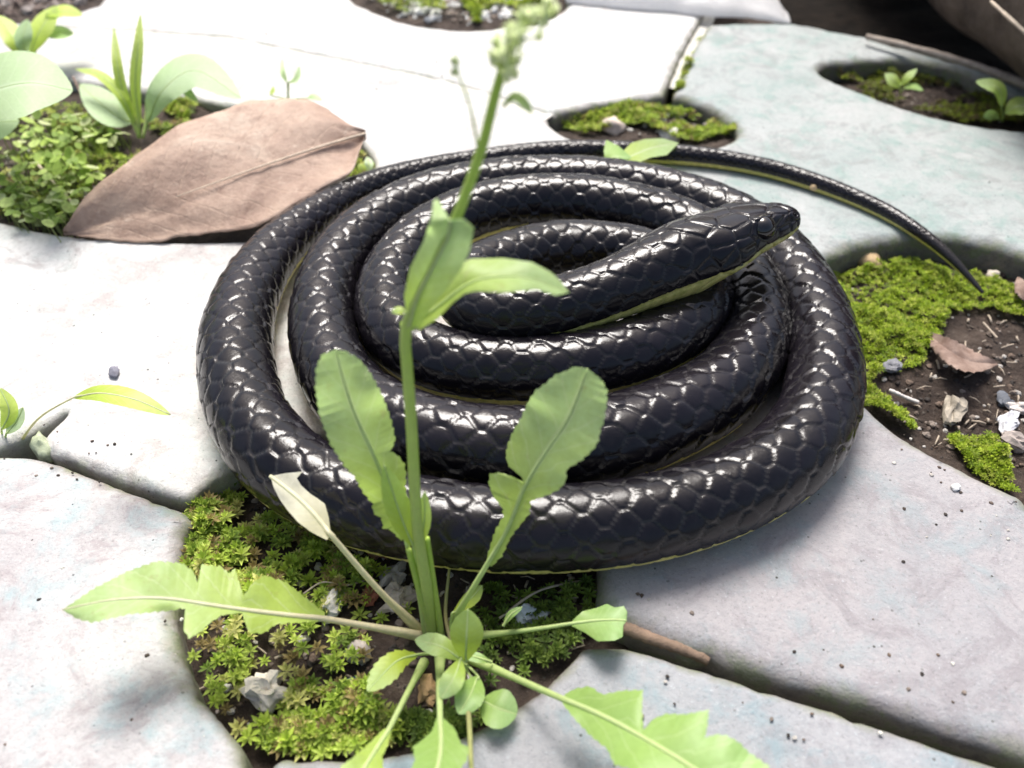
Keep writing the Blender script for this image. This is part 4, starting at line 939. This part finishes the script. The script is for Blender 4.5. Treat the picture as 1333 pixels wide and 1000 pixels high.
stick('twig', [(395, 773, -.5), (420, 758, -.4), (450, 762, -.45), (475, 755, -.5)], .02, .02, M_TWIG, 'hair thin curved rootlet beside the white broken stone')
stick('twig', [(50, 215, .1), (90, 260, .15), (120, 290, .1)], .06, .05, M_TWIG, 'straw coloured twig slanting through the left opening')
stick('twig', [(95, 100, .5), (108, 128, .3), (116, 150, .1)], .05, .04, M_LITTER, 'dark brown twig standing behind the left seedlings')
stick('branch', [(1128, 48, .35), (1200, 66, .45), (1270, 86, .5), (1340, 112, .5), (1450, 150, .5)], .15, .20, plain('branch_grey', (.42, .36, .30), .7, (.20, .16, .13), 1.5, .12), 'smooth pale brown branch along the far edge of the green grey paver', 'branch')
for i, (pts, hw, lab) in enumerate([([(1205, 432, 0), (1230, 452, .35), (1262, 470, .2), (1300, 474, 0)], 16, 'curled brown dry leaf scrap in the middle of the right opening'),
                                  ([(1325, 360, 0), (1330, 375, .3), (1338, 392, .1)], 9, 'pinkish dry leaf scrap at the far right edge of the right opening')]):
    zz = HOLES['right'][3]+.3; sp3 = [(a, b, zz+c) for a, b, c in pts]; l, r = oval(sp3, hw)
    V, Fc, UV, _ = blade(sp3, l, r, fold=.9, teeth=2.5, seed=i+3, wav=.2); V = np.vstack([V, V-[0, 0, .03]]); n0 = len(UV)
    Fc = Fc+[tuple(n0+q for q in reversed(f)) for f in Fc]
    tag(mesh_obj('leaf_scrap', V, Fc, M_LITTER, uv=np.vstack([UV, UV])), lab, 'leaf')
R_ = random.Random(5); parts = []
for k in range(150):
    hole, poly = R_.choice((('right', (1190, 1340, 400, 590)), ('front', (250, 560, 690, 900)), ('front', (560, 770, 750, 860)), ('left', (10, 150, 200, 290))))
    px, py = R_.uniform(poly[0], poly[1]), R_.uniform(poly[2], poly[3]); a = R_.uniform(0, 6.3); l = R_.uniform(6, 22)
    z = zs(px, py, hole)+.08; P0 = W(px, py, z); P1_ = W(px+math.cos(a)*l, py+math.sin(a)*l*.6, z+R_.uniform(0, .1))
    parts.append(tube(np.array([P0, (P0+P1_)/2+[0, 0, R_.uniform(-.03, .08)], P1_]), R_.uniform(.012, .035), 5))
V, Fc = join(parts); tag(mesh_obj('litter', V, Fc, M_TWIG), 'scattered dry stalks and fibres on the soil of the openings', 'plant litter', kind='stuff')

# ------------------------------------------------------------------ plants in the left opening
M_BL = leaf_mat('leaf_lime', (.55, .70, .10), (.62, .74, .20), (.66, .76, .34), .45)
M_PALE = leaf_mat('leaf_pale', (.52, .68, .38), (.58, .72, .46), (.66, .78, .56), .38)
def plant(name, base, label, cat, specs, mat, rib_mat=None):
    o = empty(name, W(*base), label, cat)
    for i, s in enumerate(specs):
        small(s[0], s[1], s[3] if len(s) > 3 else mat, s[2], i+3, parent=o, skew=.5, teeth=.5, rib=(.05, .02), rib_mat=rib_mat)
    return o
plant('grass_seedling', (182, 178, -.3), 'lime green grassy seedling with arching blades behind the brown leaf', 'seedling', [
    ([(182, 165, .2), (176, 110, 1.6), (180, 60, 2.8), (183, 18, 3.6)], 8, [(182, 180, -.3)], M_BL),
    ([(178, 160, .2), (160, 118, 1.3), (152, 80, 2.2), (148, 35, 3.0)], 7, [(180, 180, -.3)], M_BL),
    ([(176, 165, .1), (158, 125, 1.2), (130, 98, 1.8), (98, 90, 1.9)], 7, [(180, 180, -.3)], M_BL),
    ([(192, 160, .2), (212, 118, 1.6), (255, 92, 2.1), (314, 128, 1.8)], 23, [(186, 180, -.3)], M_PALE),
    ([(190, 150, .3), (205, 120, 1.2), (232, 112, 1.4), (258, 132, 1.1)], 9, [(186, 180, -.3)], M_LEAFD),
    ([(172, 160, .1), (150, 150, .6), (120, 125, .9), (104, 110, .9)], 20, [(180, 178, -.3)], M_PALE)], M_BL)
plant('seedling', (40, 100, -.2), 'leafy yellow green seedling at the upper left corner', 'seedling', [
    ([(40, 70, .8), (52, 40, 1.6), (75, 8, 2.2)], 15, [(42, 100, -.2)], M_BL),
    ([(30, 75, .8), (18, 50, 1.5), (-5, 20, 2.0)], 14, [(40, 100, -.2)], M_BL),
    ([(34, 72, .8), (30, 52, 1.5), (36, 25, 2.1)], 12, [(40, 100, -.2)], M_PALE),
    ([(55, 45, 1.4), (75, 42, 1.5), (96, 44, 1.4)], 9, [(45, 70, .8)], M_LEAFD),
    ([(60, 20, 2.0), (84, 14, 2.1), (108, 20, 1.8)], 8, [(50, 60, 1)], M_BL)], M_BL)
plant('broadleaf_weed', (-30, 240, -.3), 'broad pale green leaf leaning in from the left edge of the picture', 'weed', [
    ([(-60, 140, 2.5), (-10, 118, 3.6), (40, 108, 4.0), (95, 118, 3.6)], 44, [(-40, 240, -.3)], M_PALE),
    ([(-60, 150, 1.5), (-30, 160, 2.0), (25, 158, 2.0)], 26, [(-40, 240, -.3)], M_PALE)], M_PALE)
plant('seedling', (375, 128, 0), 'tiny two leaved sprout behind the top edge of the brown leaf', 'seedling', [
    ([(374, 108, .9), (368, 95, 1.2), (367, 76, 1.5)], 4, [(375, 128, .2)], M_PALE), ([(376, 108, .9), (386, 102, 1.1), (390, 86, 1.4)], 4, [(375, 128, .2)], M_PALE),
    ([(400, 128, .5), (408, 126, .6), (420, 131, .6)], 5, [(375, 130, .1)], M_PALE), ([(352, 124, .5), (355, 118, .6), (356, 112, .7)], 3, [(375, 130, .1)], M_BL)], M_PALE)
plant('seedling', (476, 226, -.4), 'small bright sprout in the gap between the brown leaf and the coil', 'seedling', [
    ([(474, 226, -.1), (470, 218, .1), (466, 214, .2)], 6, [(476, 232, -.4)], M_BL), ([(478, 224, -.1), (480, 214, .1), (478, 204, .2)], 6, [(476, 232, -.4)], M_PALE)], M_BL)
# small-leaved ground cover (nobody could count it)
R_ = random.Random(21); V, Fc, T = [], [], []
for k in range(400):
    px = R_.triangular(-40, 175, 80); py = R_.uniform(150, 292)
    if px > 165-(py-165)*.55 and py > 180: continue
    z = R_.uniform(-.2, .75); p = W(px, py, z); s = R_.uniform(.10, .27); yaw = R_.uniform(0, 6.3); tl = R_.gauss(0, .35); tl2 = R_.gauss(-.2, .35)
    c = R_.choice([(.46, .60, .14), (.55, .68, .22), (.36, .50, .10), (.60, .66, .34), (.26, .38, .08)]); i0 = len(V)
    V.append(p); T.append(tuple(x*.85 for x in c))
    for j in range(10):
        a = j/10*2*math.pi; rx = s*(1+.25*math.cos(a)); x, y = rx*math.cos(a), s*.8*math.sin(a); zz = x*tl+y*tl2+.15*s
        V.append(p+np.array([x*math.cos(yaw)-y*math.sin(yaw), x*math.sin(yaw)+y*math.cos(yaw), zz])); T.append(c)
    Fc += [(i0, i0+1+j, i0+1+(j+1) % 10) for j in range(10)]
    g = np.array([p[0]+R_.uniform(-.2, .2), p[1]+R_.uniform(-.2, .2), -.6]); tv, tf = tube(np.array([g, (g+p)/2+[.05, .03, 0], p]), .022, 4, False)
    i0 = len(V); V += list(tv); T += [(.35, .40, .15)]*len(tv); Fc += [tuple(i0+q for q in f) for f in tf]
tag(mesh_obj('ground_cover', np.array(V), Fc, M_MOSS, attrs={'tint': np.array(T)}), 'low mat of small round leaves in the left opening in front of the seedlings', 'ground cover', kind='stuff')
plant('seedling', (5, 580, -.8), 'small yellow green weed in the joint at the left edge of the picture', 'seedling', [
    ([(2, 560, .2), (12, 535, .7), (0, 505, 1.1)], 12, [(5, 580, -.8)], M_BL),
    ([(8, 565, .2), (22, 548, .5), (30, 530, .8)], 9, [(5, 580, -.8)], M_PALE),
    ([(-5, 560, .2), (-20, 545, .6), (-30, 520, .8)], 12, [(5, 580, -.8)], M_BL)], M_BL)
plant('grass_sprout', (30, 585, -.8), 'single pale green blade arching over the pale paver at the left', 'grass', [
    ([(95, 518, 2.0), (130, 512, 2.3), (175, 520, 2.3), (222, 540, 2.0)], 13, [(20, 585, -.8), (50, 545, .9)], M_BL)], M_BL, M_STALKP)
# far right opening seedlings
plant('seedling', (1172, 122, -.6), 'small light green seedling in the middle of the far right opening', 'seedling', [
    ([(1172, 115, -.1), (1162, 104, .3), (1152, 96, .4)], 8, [(1172, 122, -.6)], M_LEAF), ([(1172, 112, 0), (1182, 100, .4), (1194, 90, .6)], 5, [(1172, 122, -.6)], M_LEAF),
    ([(1176, 115, 0), (1188, 112, .2), (1202, 118, .2)], 4, [(1172, 122, -.6)], M_LEAFD)], M_LEAF)
plant('seedling', (1305, 158, -.6), 'broader leaved seedling at the right edge of the far right opening', 'seedling', [
    ([(1304, 140, .3), (1300, 115, 1.1), (1270, 106, 1.3)], 9, [(1305, 158, -.6)], M_LEAF), ([(1308, 148, .2), (1325, 138, .6), (1350, 140, .7)], 12, [(1305, 158, -.6)], M_LEAF),
    ([(1300, 155, -.2), (1292, 150, 0), (1280, 152, .1)], 7, [(1305, 158, -.6)], M_LEAFD)], M_LEAF)

# ------------------------------------------------------------------ white sheet, log
M_BAG = leaf_mat('white_plastic', (.95, .95, .95), (.95, .95, .95), (.95, .95, .95), .65, .35)
n, m = 90, 34; V = []
A0, A1 = W(735, 6, 0), W(1026, 31, 0)
for i in range(n):
    f = i/(n-1); c = A0*(1-f)+A1*f
    hgt = (.35+.75*math.sin(math.pi*min(1, .12+f*.9))**.6)*(1 if f < .98 else .7); dep = 9*(math.sin(math.pi*(.06+.90*f))**.5)
    for k in range(m):
        g = k/(m-1)*math.pi; x = .5-.5*math.cos(g)
        z = hgt*math.sin(g)**.8; cr = .5*float(fbm(f*7, x*4+3, 3, 4))+.9*abs(float(fbm(f*5+8, x*3, 6, 3)))
        V.append((c[0]+cr*.25, c[1]+x*dep+.4*float(fbm(f*6, x*2, 9, 3)), max(.03, z*(1+.45*cr))+.02))
Fc = [(i*m+k, (i+1)*m+k, (i+1)*m+k+1, i*m+k+1) for i in range(n-1) for k in range(m-1)]
b = [i*m for i in range(n)]+[i*m+m-1 for i in range(n-1, -1, -1)]
Fc += [tuple(reversed(range(m))), tuple((n-1)*m+k for k in range(m)), tuple(b)]
tag(mesh_obj('plastic_bag', V, Fc, M_BAG), 'crumpled white plastic bag lying on the far pavers', 'bag')

M_LOG = plain('log_bark', (.055, .036, .028), .85, (.13, .095, .075), .7, .5)
n, m = 150, 90; ax0 = np.array([22.6, 60, 5.3]); ax1 = np.array([23.6, 24, 4.9]); V = []
d = (ax1-ax0)/np.linalg.norm(ax1-ax0); sdv = np.cross(d, [0, 0, 1]); sdv /= np.linalg.norm(sdv); upv = np.cross(sdv, d)
for i in range(n):
    f = i/(n-1); c = ax0+(ax1-ax0)*f; r = 5.2*(1-.10*f)*(1 if f > .05 else .55+.45*(f/.05)**.5)
    for k in range(m):
        a = 2*math.pi*k/m; rr2 = r*(1+.10*float(fbm(f*5, math.cos(a)*1.3+5+math.sin(a)*1.1, 3, 3))-.055*abs(float(fbm(f*6+math.sin(a)*.5, (k/m if k < m/2 else 1-k/m)*22, 8, 4))))
        V.append(c+(sdv*math.cos(a)+upv*math.sin(a))*rr2)
Fc = [(i*m+k, (i+1)*m+k, (i+1)*m+(k+1) % m, i*m+(k+1) % m) for i in range(n-1) for k in range(m)]+[tuple(range(m)), tuple((n-1)*m+k for k in range(m-1, -1, -1))]
tag(mesh_obj('fallen_log', V, Fc, M_LOG), 'rough dark brown log lying across the upper right corner', 'log')
stick('twig', [(1290, 2, 9.6), (1312, 22, 9.9), (1345, 52, 9.8)], 0.03, .025, M_TWIG, 'thin pale twig resting on the brown log')
